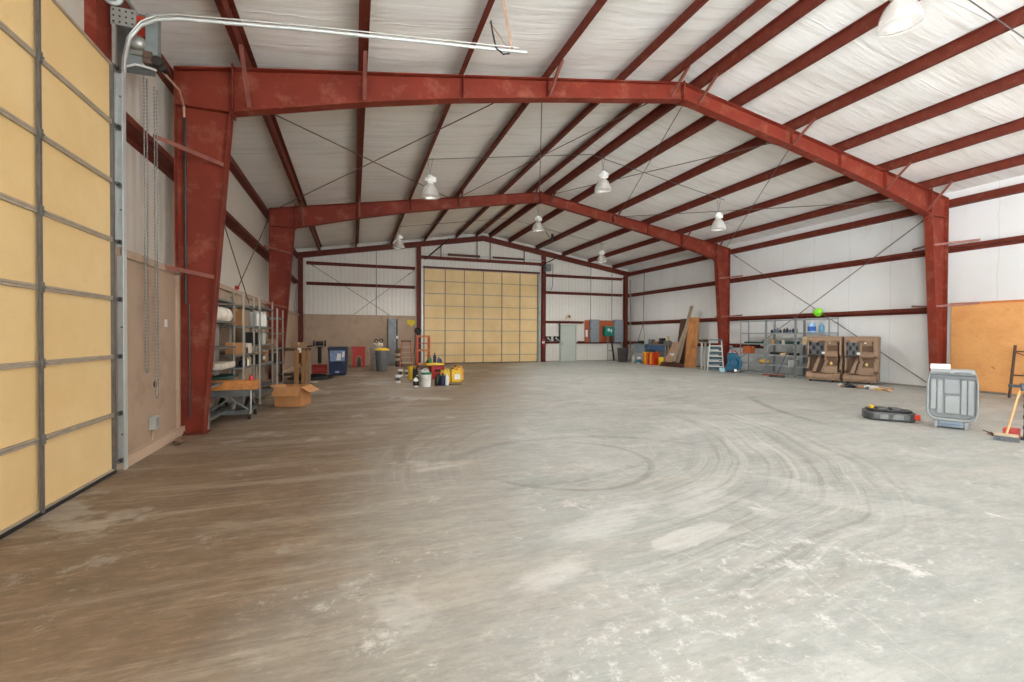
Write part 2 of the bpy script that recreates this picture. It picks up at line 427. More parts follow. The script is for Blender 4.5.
# tan lower lining boards
m = MB(); m.box((WL-.01, DL1+.08, .12), (XL+.03, 7.62, 2.30)).box((WL, DL1+.08, 2.29), (XL+.07, 7.66, 2.375))
m.box((XL+.0, 7.58, .1), (XL+.07, 7.64, 2.33))
struct('trim_1', m, TAN, 'tan painted lining board between the left door and the nearest column')
m = MB(); m.box((WL-.01, YA+.15, .12), (XL-.02, WB-.05, 2.34)).box((WL, YA+.15, 2.33), (XL+.03, WB-.05, 2.42))
struct('trim_2', m, TAN, 'tan painted lining board behind the left shelving')
m = MB(); m.box((XL+.2, WB-.10, .0), (2.95, WB-.04, 2.40)).box((XL+.2, WB-.12, 2.38), (2.95, WB-.03, 2.43))
struct('trim_3', m, TAN, 'tan painted lining board on the back wall left of the door')
m = MB(); m.box((WL, DL1+.1, 0), (XL+.09, WB-.05, .12)); struct('baseboard_left', m, TANL, 'tan concrete kerb under the left wall')
m = MB(); m.box((WR-.03, YF, 0), (WR, WB, .05)); struct('baseboard_right', m, M('base_angle_dust', (150, 144, 134)), 'dusty base angle under the right wall')
m = MB(); m.box((DB1+.35, WB-.03, 0), (WR, WB, .04)); struct('baseboard_back', m, M('base_angle_dust'), 'dusty base angle under the back wall')
m = MB(); m.box((WR-.10, -4, .06), (WR-.02, YA-.14, 2.33)); struct('trim_4', m, plywood_mat(), 'orange plywood lining panel on the right wall')
m = MB(); m.box((WR-.13, -4, 2.33), (WR, YA-.14, 2.385)); struct('trim_5', m, M('ply_cap', (196, 116, 60)), 'brown cap strip along the top of the plywood')
# jamb steel at the left door and its white reveal
m = MB(); m.box((WL+.11, 5.81, 0), (XL+.02, 5.87, 4.3)); struct('trim_6', m, STILE, 'steel jamb angle of the left overhead door')

m = MB(); m.box((WL-.02, 5.80, 0), (WL+.1, 6.12, 5.22)); struct('trim_7', m, RED, 'red steel jamb channel behind the upper corner of the left overhead door')
# ------------------------------------------------------------------ overhead doors
def overhead_door(name, label, loc, rz, w, zs, stiles, sw=.026, rl=.022):
    d = thing(name, label, 'door', loc, rz); d['kind'] = 'structure'; h = zs[-1]
    for i, (z0, z1) in enumerate(zip(zs, zs[1:])):
        m = MB(); m.box((0, 0, z0), (w, .045, z1))
        s_ = m.build('door_section', FOAM, d)
        r = MB(); r.box((0, -.022, z0+.002), (w, 0, z0+(rl if i else .045))); r.box((0, -.022, z1-rl), (w, 0, z1-.002)); r.build('section_rail', STEELD, s_)
    for x in stiles:
        m = MB(); m.box((x-sw, -.04, .02), (x+sw, -.02, h-.01)); m.box((x-sw*1.3, -.026, .02), (x+sw*1.3, -.02, h-.01))
        m.build('door_stile', STILE, d)
        hg = MB()
        for z in zs[1:-1]: hg.box((x-sw*1.3, -.048, z-.04), (x+sw*1.3, -.04, z+.04)).cyl((x-sw*1.5, -.05, z), (x+sw*1.5, -.05, z), .008, 8)
        hg.build('door_hinge', GALVD, d)
    m = MB(); m.box((0, -.03, -.0), (w, .05, .03)); m.build('rubber_seal', RUB, d)
    return d
d1 = overhead_door('door_1', 'near left overhead door of yellow foam sections with steel rails', (-2.375, DL0, 0), PI/2, 6.0, [.607*k for k in range(8)],
                   [.06, 1.22, 2.42, 3.61, 4.81], .014)
d2 = overhead_door('door_2', 'far overhead door of yellow foam sections in the back wall', (DB0, 23.05, 0), 0, 6.30, [0]+[.43+.634*k for k in range(8)],
                   [.03, 1.11, 2.12, 3.15, 4.19, 5.23, 6.26], .014, .02)
# door 1 : end stile, tracks, rollers
TY = 5.93
def sc(p): return (p[0]*.964, TY, 1.45+(p[2]-1.45)*.964)
m = MB(); m.box((-2.40, 5.77, .02), (-2.345, 5.80, 4.24)); m.build('end_stile', STILE, d1, world=True)
m = MB()
m.box((-2.38, TY-.008, 0), (-2.30, TY+.008, 4.22)).box((-2.31, TY-.07, 0), (-2.30, TY, 4.22)).box((-2.39, TY-.07, 0), (-2.38, TY, 4.22))
m.build('vertical_track', TRACK, d1, world=True, bevel=.002)
pts = [sc(q) for q in ((-2.405, 0, 4.30), (-2.395, 0, 4.50), (-2.35, 0, 4.74), (-2.25, 0, 4.90), (-2.10, 0, 5.0), (-1.9, 0, 5.055), (-.63, 0, 5.23), (2.38, 0, 5.58))]
m = MB(); m.tube(pts, .022, 10).build('curved_track', TRACK, d1, world=True, smooth=True)
m = MB(); m.tube([(q[0]+.03, TY-.06, q[2]+.012) for q in pts[:-1]]+[(2.15, TY-.06, 5.43)], .009, 6).build('track_lip', GALV, d1, world=True, smooth=True)
for i in range(0, 8):
    z = .607*i if i else .10
    m = MB(); m.cyl((-2.345, 5.78, z), (-2.345, TY-.01, z), .010, 8).cyl((-2.345, TY-.035, z), (-2.345, TY-.012, z), .026, 14); m.build('roller', GALVD, d1, world=True)
    m = MB(); m.cyl((-2.345, TY-.075, z), (-2.345, TY-.06, z), .02, 10); m.build('roller_nut', BLACK, d1, world=True)
m = MB(); m.cyl((-2.26, -.2, 4.99), (-2.26, 6.1, 4.99), .018, 10); m.build('torsion_shaft', GALV, d1, world=True)
m = MB()
m.tube([(-2.40, 5.78, 5.02), (-2.40, 5.80, 5.02), (-2.40, 5.81, 5.02), (-2.40, 5.90, 5.02), (-2.40, 5.91, 5.02), (-2.40, 5.93, 5.02)], [.08, .08, .06, .065, .09, .09], 20)
m.build('cable_drum', TRACK, d1, world=True, smooth=True)
m = MB(); m.box((-2.43, TY+.01, 4.74), (-2.21, TY+.022, 4.93)).box((-2.42, TY+.01, 4.2), (-2.39, TY+.022, 4.76)); m.build('bearing_plate', GALV, d1, world=True)
m = MB()
for a in range(4):
    for b in range(3): m.cyl((-2.405+a*.055, TY+.004, 4.775+b*.06), (-2.405+a*.055, TY+.012, 4.775+b*.06), .009, 8)
m.build('plate_hole', BLACK, d1, world=True)
for z in (.35, 1.5, 2.75, 3.95):
    m = MB(); m.box((-2.45, TY+.0, z), (-2.36, TY+.012, z+.05)).cyl((-2.34, TY-.012, z+.025), (-2.34, TY-.02, z+.025), .012, 6); m.build('track_bracket', GALVD, d1, world=True)
m = MB(); m.bar((2.08, TY, 5.42), (1.88, TY-.15, 5.98), .04, .01); m.build('track_hanger', M('hanger_angle', (176, 148, 124), .6), d1, world=True)
m = MB(); m.bar((2.02, TY, 5.42), (1.84, TY+.3, 5.94), .025, .01); m.build('track_hanger', M('hanger_angle'), d1, world=True)
# door 2 : tracks, header gear
for x in (DB0-.07, DB1+.07):
    m = MB(); m.box((x-.035, 22.98, 0), (x+.035, 23.06, 4.95)).box((x-.05, 23.05, 0), (x+.05, 23.07, 4.95)); m.build('vertical_track', TRACK, d2, world=True)
    for z in (1.2, 2.35, 3.5, 4.6):
        m = MB(); m.box((x-.06, 23.0, z), (x+.06, 23.03, z+.06)); m.build('track_bracket', WHITEP, d2, world=True)
m = MB(); m.cyl((4.55, 22.84, 5.60), (6.25, 22.84, 5.60), .062, 14); m.build('torsion_spring', M('spring_brown', (88, 58, 48), .5, .3), d2, world=True)
m = MB(); m.cyl((6.95, 22.84, 5.60), (8.7, 22.84, 5.60), .055, 14); m.build('torsion_spring', M('spring_brown'), d2, world=True)
m = MB(); m.cyl((3.3, 22.84, 5.60), (9.95, 22.84, 5.60), .014, 8); m.build('torsion_shaft', GALV, d2, world=True)
m = MB(); m.bar((3.4, 22.9, 5.30), (4.35, 21.5, 6.12), .05, .05).bar((9.7, 22.9, 5.30), (10.6, 21.2, 5.85), .04, .04)
m.build('horizontal_track', DARKM, d2, world=True)
m = MB(); m.box((3.30, 22.96, 4.88), (9.72, 23.06, 4.97)); m.build('top_seal_angle', M('seal_brown', (92, 44, 36)), d2, world=True)
m = MB(); m.box((9.88, 22.55, 5.02), (10.22, 22.85, 5.38)).cyl((9.95, 22.7, 5.2), (9.95, 22.45, 5.2), .11, 14)
tag(m.build('door_operator', GREYP), 'small grey door motor at the top right of the far door', 'door motor')
m = MB(); m.tube([(10.1, 22.86, 5.40), (10.35, 22.9, 5.52), (10.5, 22.95, 5.45), (10.5, 22.98, 4.3), (10.42, 23.0, 4.0)], .012, 6)
tag(m.build('power_cable', BLACK), 'thin black cable hanging beside the far door motor', 'cable')

# man door
MD0, MD1 = 11.02, 12.05
d3 = thing('door_3', 'plain pale grey-green walk door in the back wall', 'door', (MD0, WB, 0)); d3['kind'] = 'structure'
GG = M('pale_green_paint', (186, 194, 184), .5, 0, .04, 2.)
m = MB(); m.box((.06, -.07, .01), (.97, -.02, 2.02)); m.build('door_leaf', GG, d3, bevel=.004)
m = MB(); m.box((0, -.09, 0), (.06, .01, 2.08)).box((.97, -.09, 0), (1.03, .01, 2.08)).box((0, -.09, 2.02), (1.03, .01, 2.08)); m.build('door_frame', M('frame_grey_green', (166, 174, 166)), d3)
m = MB(); m.cyl((.13, -.07, 1.0), (.13, -.13, 1.0), .02, 10).bar((.13, -.125, 1.0), (.24, -.125, 1.0), .02, .02).box((.09, -.08, .92), (.17, -.07, 1.12)); m.build('door_handle', GALV, d3)

# ------------------------------------------------------------------ primary steel
def depth(d):
    tb = [(0, .345), (3.1, .36), (4.83, .40), (6.3, .48), (8.18, .645), (9, .70)]
    for (a, x), (b, y) in zip(tb, tb[1:]):
        if a <= d <= b: return x+(y-x)*(d-a)/(b-a)
    return .7
DI, DO = XM-(-1.71), XM-XL                     # inner / outer face of the column, from the ridge
RZ = lambda d: ZR-d*K
def half_frame(par, s):
    FW = .1
    ds = [0, 1.5, 3.1, 4.0, 4.83, 5.6, 6.3, 7.2, DI]
    top = [(s*d, RZ(d)-.012) for d in ds]; bot = [(s*d, RZ(d)-depth(d)) for d in ds]
    m = MB(); m.prism(top+bot[::-1], 1, -.006, .006)
    for a, b in zip(top, top[1:]): m.bar((a[0], 0, a[1]+.004), (b[0], 0, b[1]+.004), .2, .014, up=(0, 0, 1))
    for a, b in zip(bot, bot[1:]): m.bar((a[0], 0, a[1]), (b[0], 0, b[1]), .2, .014, up=(0, 0, 1))
    m.box((s*.002, -FW, RZ(0)-.40), (s*.016, FW, RZ(0)+.03))                       # ridge splice plate
    m.box((s*(DI-.03), -FW, RZ(DI)-.70), (s*(DI-.012), FW, RZ(DI)+.06))           # knee end plate
    for d in (3.07, 4.68, 6.33): m.box((s*(d-.004), -.09, RZ(d)-depth(d)), (s*(d+.004), .09, RZ(d)-.01))
    m.build('rafter', RED, par)
    # column with tapered web
    zk = RZ(DI)-.645
    m = MB(); ib = XM-(-2.07)
    m.prism([(s*ib, 0), (s*DO, 0), (s*DO, RZ(DO)-.02), (s*DI, RZ(DI)-.02), (s*DI, zk)], 1, -.006, .006)
    m.box((s*(DO-.014), -FW, 0), (s*DO, FW, RZ(DO)-.02))
    m.bar((s*ib, 0, .0), (s*DI, 0, zk), .014, .2, up=(0, 1, 0)) if False else None
    a, b = Vector((s*ib, 0, 0)), Vector((s*DI, 0, zk))
    m.prism([(a.x, a.z), (a.x+s*.016, a.z), (b.x+s*.016, b.z), (b.x, b.z)], 1, -FW, FW)
    m.box((s*DI, -.09, zk-.006), (s*DO, .09, zk+.008))                              # knee stiffener
    m.prism([(s*DO, RZ(DO)-.03), (s*DO, RZ(DO)-.012), (s*DI, RZ(DI)-.0), (s*DI, RZ(DI)-.02)], 1, -FW, FW)
    m.build('column', RED, par)
    m = MB(); m.box((s*(ib-.04), -.13, 0), (s*DO, .13, .02))
    for x in (ib+.08, DO-.1): 
        for y in (-.07, .07): m.cyl((s*x, y, .02), (s*x, y, .05), .014, 6)
    m.build('base_plate', RED2, par)
def brace(par, d, s, side):
    m = MB(); m.bar((s*d, side*.09, RZ(d)-depth(d)+.04), (s*d, side*.62, RZ(d)+.03), .055, .008, up=(1, 0, 0)); m.bar((s*d+.025, side*.09, RZ(d)-depth(d)+.04), (s*d+.025, side*.62, RZ(d)+.03), .008, .05, up=(1, 0, 0))
    m.build('flange_brace', M('brace_brown', (128, 74, 62), .55, .1), par)
def col_brace(par, s, side, z):
    xi = XM-(-2.07)+(DI-(XM-(-2.07)))*z/4.76
    m = MB(); m.bar((s*(xi+.03), side*.1, z+.0), (s*(DO+.02), side*.75, z+.06), .008, .055); m.build('column_brace', M('brace_brown'), par)
def frame(y, label, sides=(-1, 1)):
    f = thing('rigid_frame', label, 'steel frame', (XM, y, 0), 0, 'red steel portal frames')
    for s in (-1, 1):
        half_frame(f, s)
        for d in (.36, 3.07, 6.33, 7.96) if s < 0 else (.36, 3.07, 6.33, 7.96):
            for sd in sides: brace(f, d, s, sd)
    for s in (-1, 1):
        for z in (3.94, 2.29):
            for sd in sides: col_brace(f, s, sd, z)
    return f
fA = frame(YA, 'nearest red steel portal frame, its rafters crossing the top of the view')
fB = frame(YB, 'second red steel portal frame, standing halfway to the back wall')
# scuffed primer patches come from the paint material; end frame against the gable
fC = thing('end_frame', 'slim red steel end frame running up the back gable', 'steel frame', (XM, YC, 0), 0)
for s in (-1, 1):
    m = MB(); ds = [0, 9.0]
    m.prism([(0, RZ(0)-.01), (s*9, RZ(9)-.01), (s*9, RZ(9)-.24), (0, RZ(0)-.24)], 1, -.006, .006)
    m.prism([(0, RZ(0)), (s*9, RZ(9)), (s*9, RZ(9)-.014), (0, RZ(0)-.014)], 1, -.07, .07)
    m.prism([(0, RZ(0)-.24), (s*9, RZ(9)-.24), (s*9, RZ(9)-.254), (0, RZ(0)-.254)], 1, -.07, .07)
    m.build('rafter', RED2, fC)
def ipost(x, y, z1, name='end_column', w=.2, par=None):
    m = MB(); m.box((x-w/2, y-.1, 0), (x+w/2, y-.088, z1)).box((x-w/2, y+.088, 0), (x+w/2, y+.1, z1)).box((x-.006, y-.1, 0), (x+.006, y+.1, z1))
    m.box((x-w/2-.03, y-.12, 0), (x+w/2+.03, y+.12, .015))
    return m.build(name, RED2, par, world=par is not None)
for x, lab in ((-2.33, 'red steel post in the back left corner of the hall'), (3.09, 'red steel post left of the far overhead door'),
               (9.93, 'red steel post right of the far overhead door'), (15.22, 'red steel post in the back right corner of the hall')):
    tag(ipost(x, YC-.02, zr(x)-.26), lab, 'steel post', 'red end wall posts')
m = MB(); m.box((3.2, 22.88, 5.34), (9.82, 22.9, 5.48)).box((3.2, 22.9, 5.34), (9.82, 23.05, 5.352)).box((3.2, 22.9, 5.468), (9.82, 23.05, 5.48))
tag(m.build('door_header', RED2), 'red steel header beam above the far overhead door', 'header beam')
for i, (x, lab) in enumerate(((4.2, 'leftmost'), (6.1, 'second from left'), (6.82, 'third from left'), (8.75, 'rightmost'))):
    m = MB(); m.box((x-.022, 22.86, 5.48), (x+.022, 22.90, zr(x)-.25)); tag(m.build('header_hanger', DARKM), f'thin dark hanger above the far door header, {lab} of four', 'hanger', 'hangers above the far door header')

# ------------------------------------------------------------------ purlins, eave struts, girts
Lp = WB-YF-.02
def zsec(m, h, s):
    t, f, lp = .006, .075, .02
    m.prism([(-t/2, 0), (t/2, 0), (t/2, h), (-t/2, h)], 1, 0, Lp)
    m.prism([(0, h-t), (-s*f, h-t), (-s*f, h), (0, h)], 1, 0, Lp)
    m.prism([(0, 0), (s*f, 0), (s*f, t), (0, t)], 1, 0, Lp).prism([(s*f, 0), (s*f-s*t, 0), (s*f-s*t, lp), (s*f, lp)], 1, 0, Lp)
    return m
ordl = ['next to the ridge', 'second from the ridge', 'third from the ridge', 'fourth from the ridge', 'fifth from the ridge', 'sixth from the ridge, next to the eave']
for s, sl in ((-1, 'left'), (1, 'right')):
    first = None
    for i, d in enumerate((.36, 1.45, 3.07, 4.68, 6.33, 7.96)):
        if first is None:
            first = zsec(MB(), .2, s).build('roof_purlin', RED2); o = first
        else: o = first.copy(); C.objects.link(o)
        o.location = (XM+s*d, YF+.01, RZ(d)+.004)
        tag(o, f'red steel purlin on the {sl} roof slope, {ordl[i]}', 'purlin', f'purlins of the {sl} roof slope')
for s, x, sl in ((-1, WL, 'left'), (1, WR, 'right')):
    m = MB(); i = x-s*.16; zb = 5.02 if s > 0 else 5.08; xo = x-s*.004
    m.box((i, YF+.02, zb), (i+s*.008, WB-.01, 5.22)).box((i, YF+.02, zb), (xo, WB-.01, zb+.008)).box((i, YF+.02, 5.212), (xo, WB-.01, 5.22))
    tag(m.build('eave_strut', RED2), f'red steel eave strut along the top of the {sl} wall', 'eave strut')
def girt_y(x, s, y0, y1, z, label, grp, name='wall_girt'):
    """girt running along Y against wall face x, projecting by -s*.18"""
    m = MB(); i = x-s*.185
    m.box((i, y0, z-.09), (i+s*.007, y1, z)).box((i, y0, z-.09), (x-s*.002, y1, z-.083)).box((x-s*.009, y0, z-.17), (x-s*.002, y1, z-.09)).box((i, y0, z-.007), (i+s*.02, y1, z))
    return tag(m.build(name, RED2), label, 'girt', grp)
girt_y(WR, 1, YF+.02, WB-.02, 3.945, 'upper red girt running the full length of the right wall', 'right wall girts')
girt_y(WR, 1, YA+.1, WB-.02, 2.295, 'middle red girt on the right wall, passing above the shelving', 'right wall girts')
girt_y(WR, 1, YB+.1, WB-.02, 1.15, 'lowest red girt on the right wall behind the leaning boards', 'right wall girts')
girt_y(WR, 1, YA+5.9, YB-.1, 1.15, 'short low red girt on the right wall behind the blue air mover', 'right wall girts')
girt_y(WL, -1, DL1+.1, WB-.02, 3.945, 'upper red girt along the left wall above the tan boards', 'left wall girts')
def girt_x(y, x0, x1, z, label, grp):
    m = MB(); i = y-.15
    m.box((x0, i, z-.08), (x1, i+.007, z)).box((x0, i, z-.08), (x1, y-.002, z-.073)).box((x0, y-.009, z-.14), (x1, y-.002, z-.08))
    return tag(m.build('wall_girt', RED2), label, 'girt', grp)
girt_x(WB, -2.1, 2.92, 4.90, 'top red girt on the back wall left of the far door', 'back wall girts')
girt_x(WB, -2.1, 2.92, 3.945, 'second red girt on the back wall left of the far door', 'back wall girts')
girt_x(WB, 10.07, 15.1, 4.90, 'top red girt on the back wall right of the far door', 'back wall girts')
girt_x(WB, 10.07, 15.1, 3.945, 'second red girt on the back wall right of the far door', 'back wall girts')
girt_x(WB, 10.07, 12.5, 2.295, 'red girt just above the walk door on the back wall', 'back wall girts')
girt_x(WB, 10.07, 11.0, 1.15, 'short red girt between the far overhead door and the walk door', 'back wall girts')
girt_x(WB, 12.08, 15.1, 1.15, 'low red girt right of the walk door, under the electric panels', 'back wall girts')
m = MB(); m.box((10.94, WB-.16, 1.2), (10.99, WB-.1, 2.30))
tag(m.build('wall_stud', DARKM), 'dark upright channel at the hinge side of the walk door', 'upright')

# ------------------------------------------------------------------ rod braces
ROD = M('rod_steel', (112, 96, 86), .5, .4, .1)
def rod(p, q, label, grp, r=.011):
    m = MB(); p, q = Vector(p), Vector(q); m.cyl(p, q, r, 6)
    d = (q-p).normalized(); m.cyl(p+d*.25, p+d*.42, r*1.9, 6)
    return tag(m.build('brace_rod', ROD), label, 'brace rod', grp)
def rr(x): return zr(x)-.05
for (x0, x1, wh) in ((-2.2, 3.1, 'leftmost'), (3.35, 6.4, 'left of ridge'), (6.75, 9.75, 'right of ridge'), (9.85, 15.1, 'rightmost')):
    rod((x0, YA+.1, rr(x0)), (x1, YB-.1, rr(x1)), f'thin roof brace rod, {wh} bay panel, far end to the right', 'roof brace rods')
    rod((x1, YA+.1, rr(x1)), (x0, YB-.1, rr(x0)), f'thin roof brace rod, {wh} bay panel, far end to the left', 'roof brace rods')
rod((WR-.25, YA+.15, 4.97), (WR-.25, YB-.15, .15), 'brace rod on the right wall, high at the near column', 'right wall brace rods', .012)
rod((WR-.22, YB-.15, 5.05), (WR-.22, YA+.15, .05), 'brace rod on the right wall, low at the near column', 'right wall brace rods', .012)
rod((WL+.24, YA+.15, 4.9), (WL+.24, YB-.15, .3), 'brace rod on the left wall, high at the near column', 'left wall brace rods', .012)
rod((WL+.2, YB-.15, 4.97), (WL+.2, YA+.15, .3), 'brace rod on the left wall, low at the near column', 'left wall brace rods', .012)
rod((-2.1, WB-.08, 4.9), (1.7, WB-.03, 2.45), 'back wall brace rod falling to the right beside the left corner', 'back wall brace rods', .012)
rod((2.9, WB-.09, 4.75), (-.0, WB-.04, 2.45), 'back wall brace rod falling to the left from the far door post', 'back wall brace rods', .012)
# hanging thin conduits on the gable
m = MB(); m.cyl((1.05, WB-.18, 2.42), (1.05, WB-.18, zr(1.05)-.26), .016, 6); tag(m.build('wall_conduit', GALVD), 'thin vertical conduit on the back wall left of the far door', 'conduit')
m = MB(); m.cyl((14.32, WB-.18, 2.4), (14.32, WB-.18, zr(14.4)-.3), .016, 6); tag(m.build('wall_conduit', GALVD), 'vertical conduit rising from the right electric panel', 'conduit')
m = MB(); m.cyl((12.9, WB-.2, 2.4), (12.9, WB-.2, zr(12.9)-.26), .014, 6); tag(m.build('wall_conduit', GALVD), 'vertical conduit rising from the left electric panel', 'conduit')
m = MB(); m.tube([(WR-.25, 21.2, 5.0), (WR-.25, 21.25, 2.3), (WR-.3, 21.3, 1.9), (WR-.35, 21.6, 1.2)], .016, 6).cyl((WR-.25, 21.28, 2.2), (WR-.4, 20.9, 1.15), .014, 6)
tag(m.build('drop_cord', CABLE), 'dark drop cord hanging down the right wall above the workbench', 'cord')
m = MB(); m.cyl((WR-.32, 22.35, 0.02), (WR-.34, 22.4, 4.7), .035, 8); tag(m.build('wooden_pole', WOODG), 'pale wooden pole standing in the back right corner', 'pole')

# ------------------------------------------------------------------ high bay lights
def glass_mat():
    t = NT('prismatic_acrylic'); co = t.coord()
    t.b.inputs['Base Color'].default_value = (*rgb(250, 248, 242), 1); t.b.inputs['Roughness'].default_value = .12
    sep = t.n('ShaderNodeSeparateXYZ'); t.l(co, sep.inputs[0])
    an = t.math('ARCTAN2', sep.outputs[1], sep.outputs[0])
    t.bump(t.math('SINE', t.math('MULTIPLY', an, 60.)), .35, .004)
    tp = t.n('ShaderNodeBsdfTransparent'); tl = t.n('ShaderNodeBsdfTranslucent')
    a = t.n('ShaderNodeMixShader'); a.inputs[0].default_value = .45; t.l(t.b.outputs[0], a.inputs[1]); t.l(tl.outputs[0], a.inputs[2])
    b = t.n('ShaderNodeMixShader'); b.inputs[0].default_value = .68; t.l(a.outputs[0], b.inputs[1]); t.l(tp.outputs[0], b.inputs[2])
    t.l(b.outputs[0], t.t.nodes['Material Output'].inputs[0])
    return t.m
GLASS = glass_mat()
BULB = M('frosted_bulb', (236, 232, 220), .2)
FILLW = 130
def lamp_proto(label, loc, hang):
    L = thing('high_bay_light', label, 'ceiling lamp', loc, 0, 'high bay lights under the roof')
    m = MB(); m.lathe([(.07, .13), (.11, .10), (.17, .02), (.215, -.08), (.235, -.16), (.24, -.20), (.225, -.215), (.229, -.16), (.20, -.07), (.155, .02), (.10, .09), (.065, .12)], n=32)
    m.build('glass_dome', GLASS, L, smooth=True)
    m = MB(); m.lathe([(0, -.235), (.1, -.228), (.19, -.215), (.228, -.20), (.19, -.208), (.1, -.22), (0, -.227)], n=32); m.build('lens', GLASS, L, smooth=True)
    m = MB(); m.lathe([(0, .11), (.02, .1), (.03, .02), (.06, -.03), (.065, -.08), (.045, -.13), (0, -.15)], n=16); m.build('bulb', BULB, L, smooth=True)
    m = MB(); m.lathe([(0, .34), (.07, .34), (.085, .32), (.085, .26), (.11, .25), (.11, .17), (.08, .15), (.075, .12), (0, .12)], n=20)
    m.box((.07, -.05, .17), (.15, .05, .31), bev=.01).box((-.13, -.03, .19), (-.08, .03, .27))
    m.build('ballast_housing', WHITEP, L, smooth=True)
    m = MB(); m.torus((0, 0, .365), .03, .006, 'X', 14, 6); m.tube([(0, 0, .39), (-.07, 0, hang)], .005, 5).tube([(0, 0, .39), (.07, 0, hang)], .005, 5)
    m.build('hanging_cable', CABLE, L)
    sl = bpy.data.lights.new('lamp_fill', 'SPOT'); sl.energy = FILLW; sl.spot_size = 2.75; sl.spot_blend = .5; sl.shadow_soft_size = .1; sl.color = (1., .985, .95)  # spot added under the unlit lamp as fill for the back of the hall
    so = bpy.data.objects.new('lamp_fill', sl); C.objects.link(so); so.parent = L; so.location = (0, 0, -.26)
    return L
for x, y, z, lab in ((6.7, 3.88, 5.72, 'nearest clear-domed high bay lamp at the top right of the view'),
                     (1.83, 11.5, 5.17, 'high bay lamp on the left slope between the two portal frames'),
                     (6.7, 11.26, 5.80, 'high bay lamp under the ridge between the two portal frames'),
                     (11.3, 11.7, 5.18, 'high bay lamp on the right slope between the two portal frames'),
                     (1.76, 19.1, 5.26, 'far left high bay lamp, beyond the second portal frame'),
                     (6.7, 16.04, 5.72, 'high bay lamp hanging just behind the second frame apex'),
                     (11.3, 19.07, 5.24, 'far right high bay lamp, beyond the second portal frame')):
    lamp_proto(lab, (x, y, z), zr(x)-z)
for y, x0, x1, lab in ((4.02, 6.6, 14.6, 'nearest'), (11.55, 1.8, 11.4, 'middle'), (19.08, 1.8, 11.4, 'farthest')):
    m = MB(); m.tube([(x0, y, zr(x0)-.02)]+([(XM, y, ZR-.02)] if x0 < XM else [])+[(x1, y, zr(x1)-.02)], .009, 6)
    tag(m.build('lamp_conduit', CABLE), f'thin roof conduit crossing the purlins to feed the lamps, {lab} of three', 'conduit', 'lamp conduits')
m = MB(); m.box((8.9, 19.6, zr(9)-.35), (9.0, 19.7, zr(9))).bar((8.95, 19.65, zr(9)-.33), (9.3, 19.9, zr(9.3)), .02).bar((8.95, 19.65, zr(9)-.33), (8.5, 19.4, zr(8.5)-.05), .02).bar((8.95, 19.65, zr(9)-.33), (8.1, 20.6, zr(9)-.7), .025)
tag(m.build('antenna_bracket', DARKM), 'dark spidery bracket under the right roof slope near the back', 'bracket')

# ------------------------------------------------------------------ world, daylight, camera
w = bpy.data.worlds.new('sky'); SC.world = w; w.use_nodes = True
nt = w.node_tree; bg = nt.nodes['Background']; bg.inputs[0].default_value = (1, 1, 1, 1); 
tc = nt.nodes.new('ShaderNodeTexCoord'); sx = nt.nodes.new('ShaderNodeSeparateXYZ'); nt.links.new(tc.outputs['Generated'], sx.inputs[0])
mr = nt.nodes.new('ShaderNodeMapRange'); nt.links.new(sx.outputs[0], mr.inputs[0])   # brighter sky toward the sun side (-X)
for i, v in enumerate((.2, -.9, 5.2, 10.)): mr.inputs[i+1].default_value = v
m2 = nt.nodes.new('ShaderNodeMapRange'); nt.links.new(sx.outputs[2], m2.inputs[0])       # sunlit pavement outside below the horizon
for i, v in enumerate((.06, -.04, .6, 1.6)): m2.inputs[i+1].default_value = v
mm = nt.nodes.new('ShaderNodeMath'); mm.operation = 'MULTIPLY'; nt.links.new(mr.outputs[0], mm.inputs[0]); nt.links.new(m2.outputs[0], mm.inputs[1])
m3 = nt.nodes.new('ShaderNodeMapRange'); nt.links.new(sx.outputs[2], m3.inputs[0])
for i, v in enumerate((.06, -.04, 0, 1)): m3.inputs[i+1].default_value = v
cm = nt.nodes.new('ShaderNodeMix'); cm.data_type = 'RGBA'; nt.links.new(m3.outputs[0], cm.inputs[0]); cm.inputs[6].default_value = (.86, .94, 1.0, 1); cm.inputs[7].default_value = (.92, .96, 1, 1)
nt.links.new(cm.outputs[2], bg.inputs[0]); nt.links.new(mm.outputs[0], bg.inputs[1])
def portal(loc, rot, sx, sy):
    l = bpy.data.lights.new('daylight_portal', 'AREA'); l.shape = 'RECTANGLE'; l.size = sx; l.size_y = sy; l.cycles.is_portal = True
    o = bpy.data.objects.new('daylight_portal', l); C.objects.link(o); o.location = loc; o.rotation_euler = rot
portal((8., YF+.02, 2.15), (-PI/2, 0, 0), 7, 4.3)       # front doorway, light travels +Y
portal((WL+.01, -3.9, 2.3), (0, -PI/2, 0), 4.6, 5.8)     # open left door bay behind the camera, light travels +X
cam = bpy.data.cameras.new('camera'); co = bpy.data.objects.new('camera', cam); C.objects.link(co)
F, YAW, PIT, ROLL = 448.84, math.radians(19.418), math.radians(-.676), math.radians(.2242)
fwd = Vector((math.sin(YAW)*math.cos(PIT), math.cos(YAW)*math.cos(PIT), math.sin(PIT)))
right = Vector((math.cos(YAW), -math.sin(YAW), 0)); up = right.cross(fwd)
c_, s_ = math.cos(ROLL), math.sin(ROLL)
r2 = right*c_+up*s_; u2 = up*c_-right*s_
co.matrix_world = Matrix(((r2.x, u2.x, -fwd.x, 0), (r2.y, u2.y, -fwd.y, 0), (r2.z, u2.z, -fwd.z, 1.45), (0, 0, 0, 1)))
cam.sensor_width = 36; cam.lens = F*36/1024; cam.clip_start = .05; cam.clip_end = 200
SC.camera = co
SC.view_settings.view_transform = 'Standard'; SC.view_settings.look = 'None'; SC.view_settings.gamma = 1
SC.view_settings.use_curve_mapping = False; SC.view_settings.exposure = 1.22
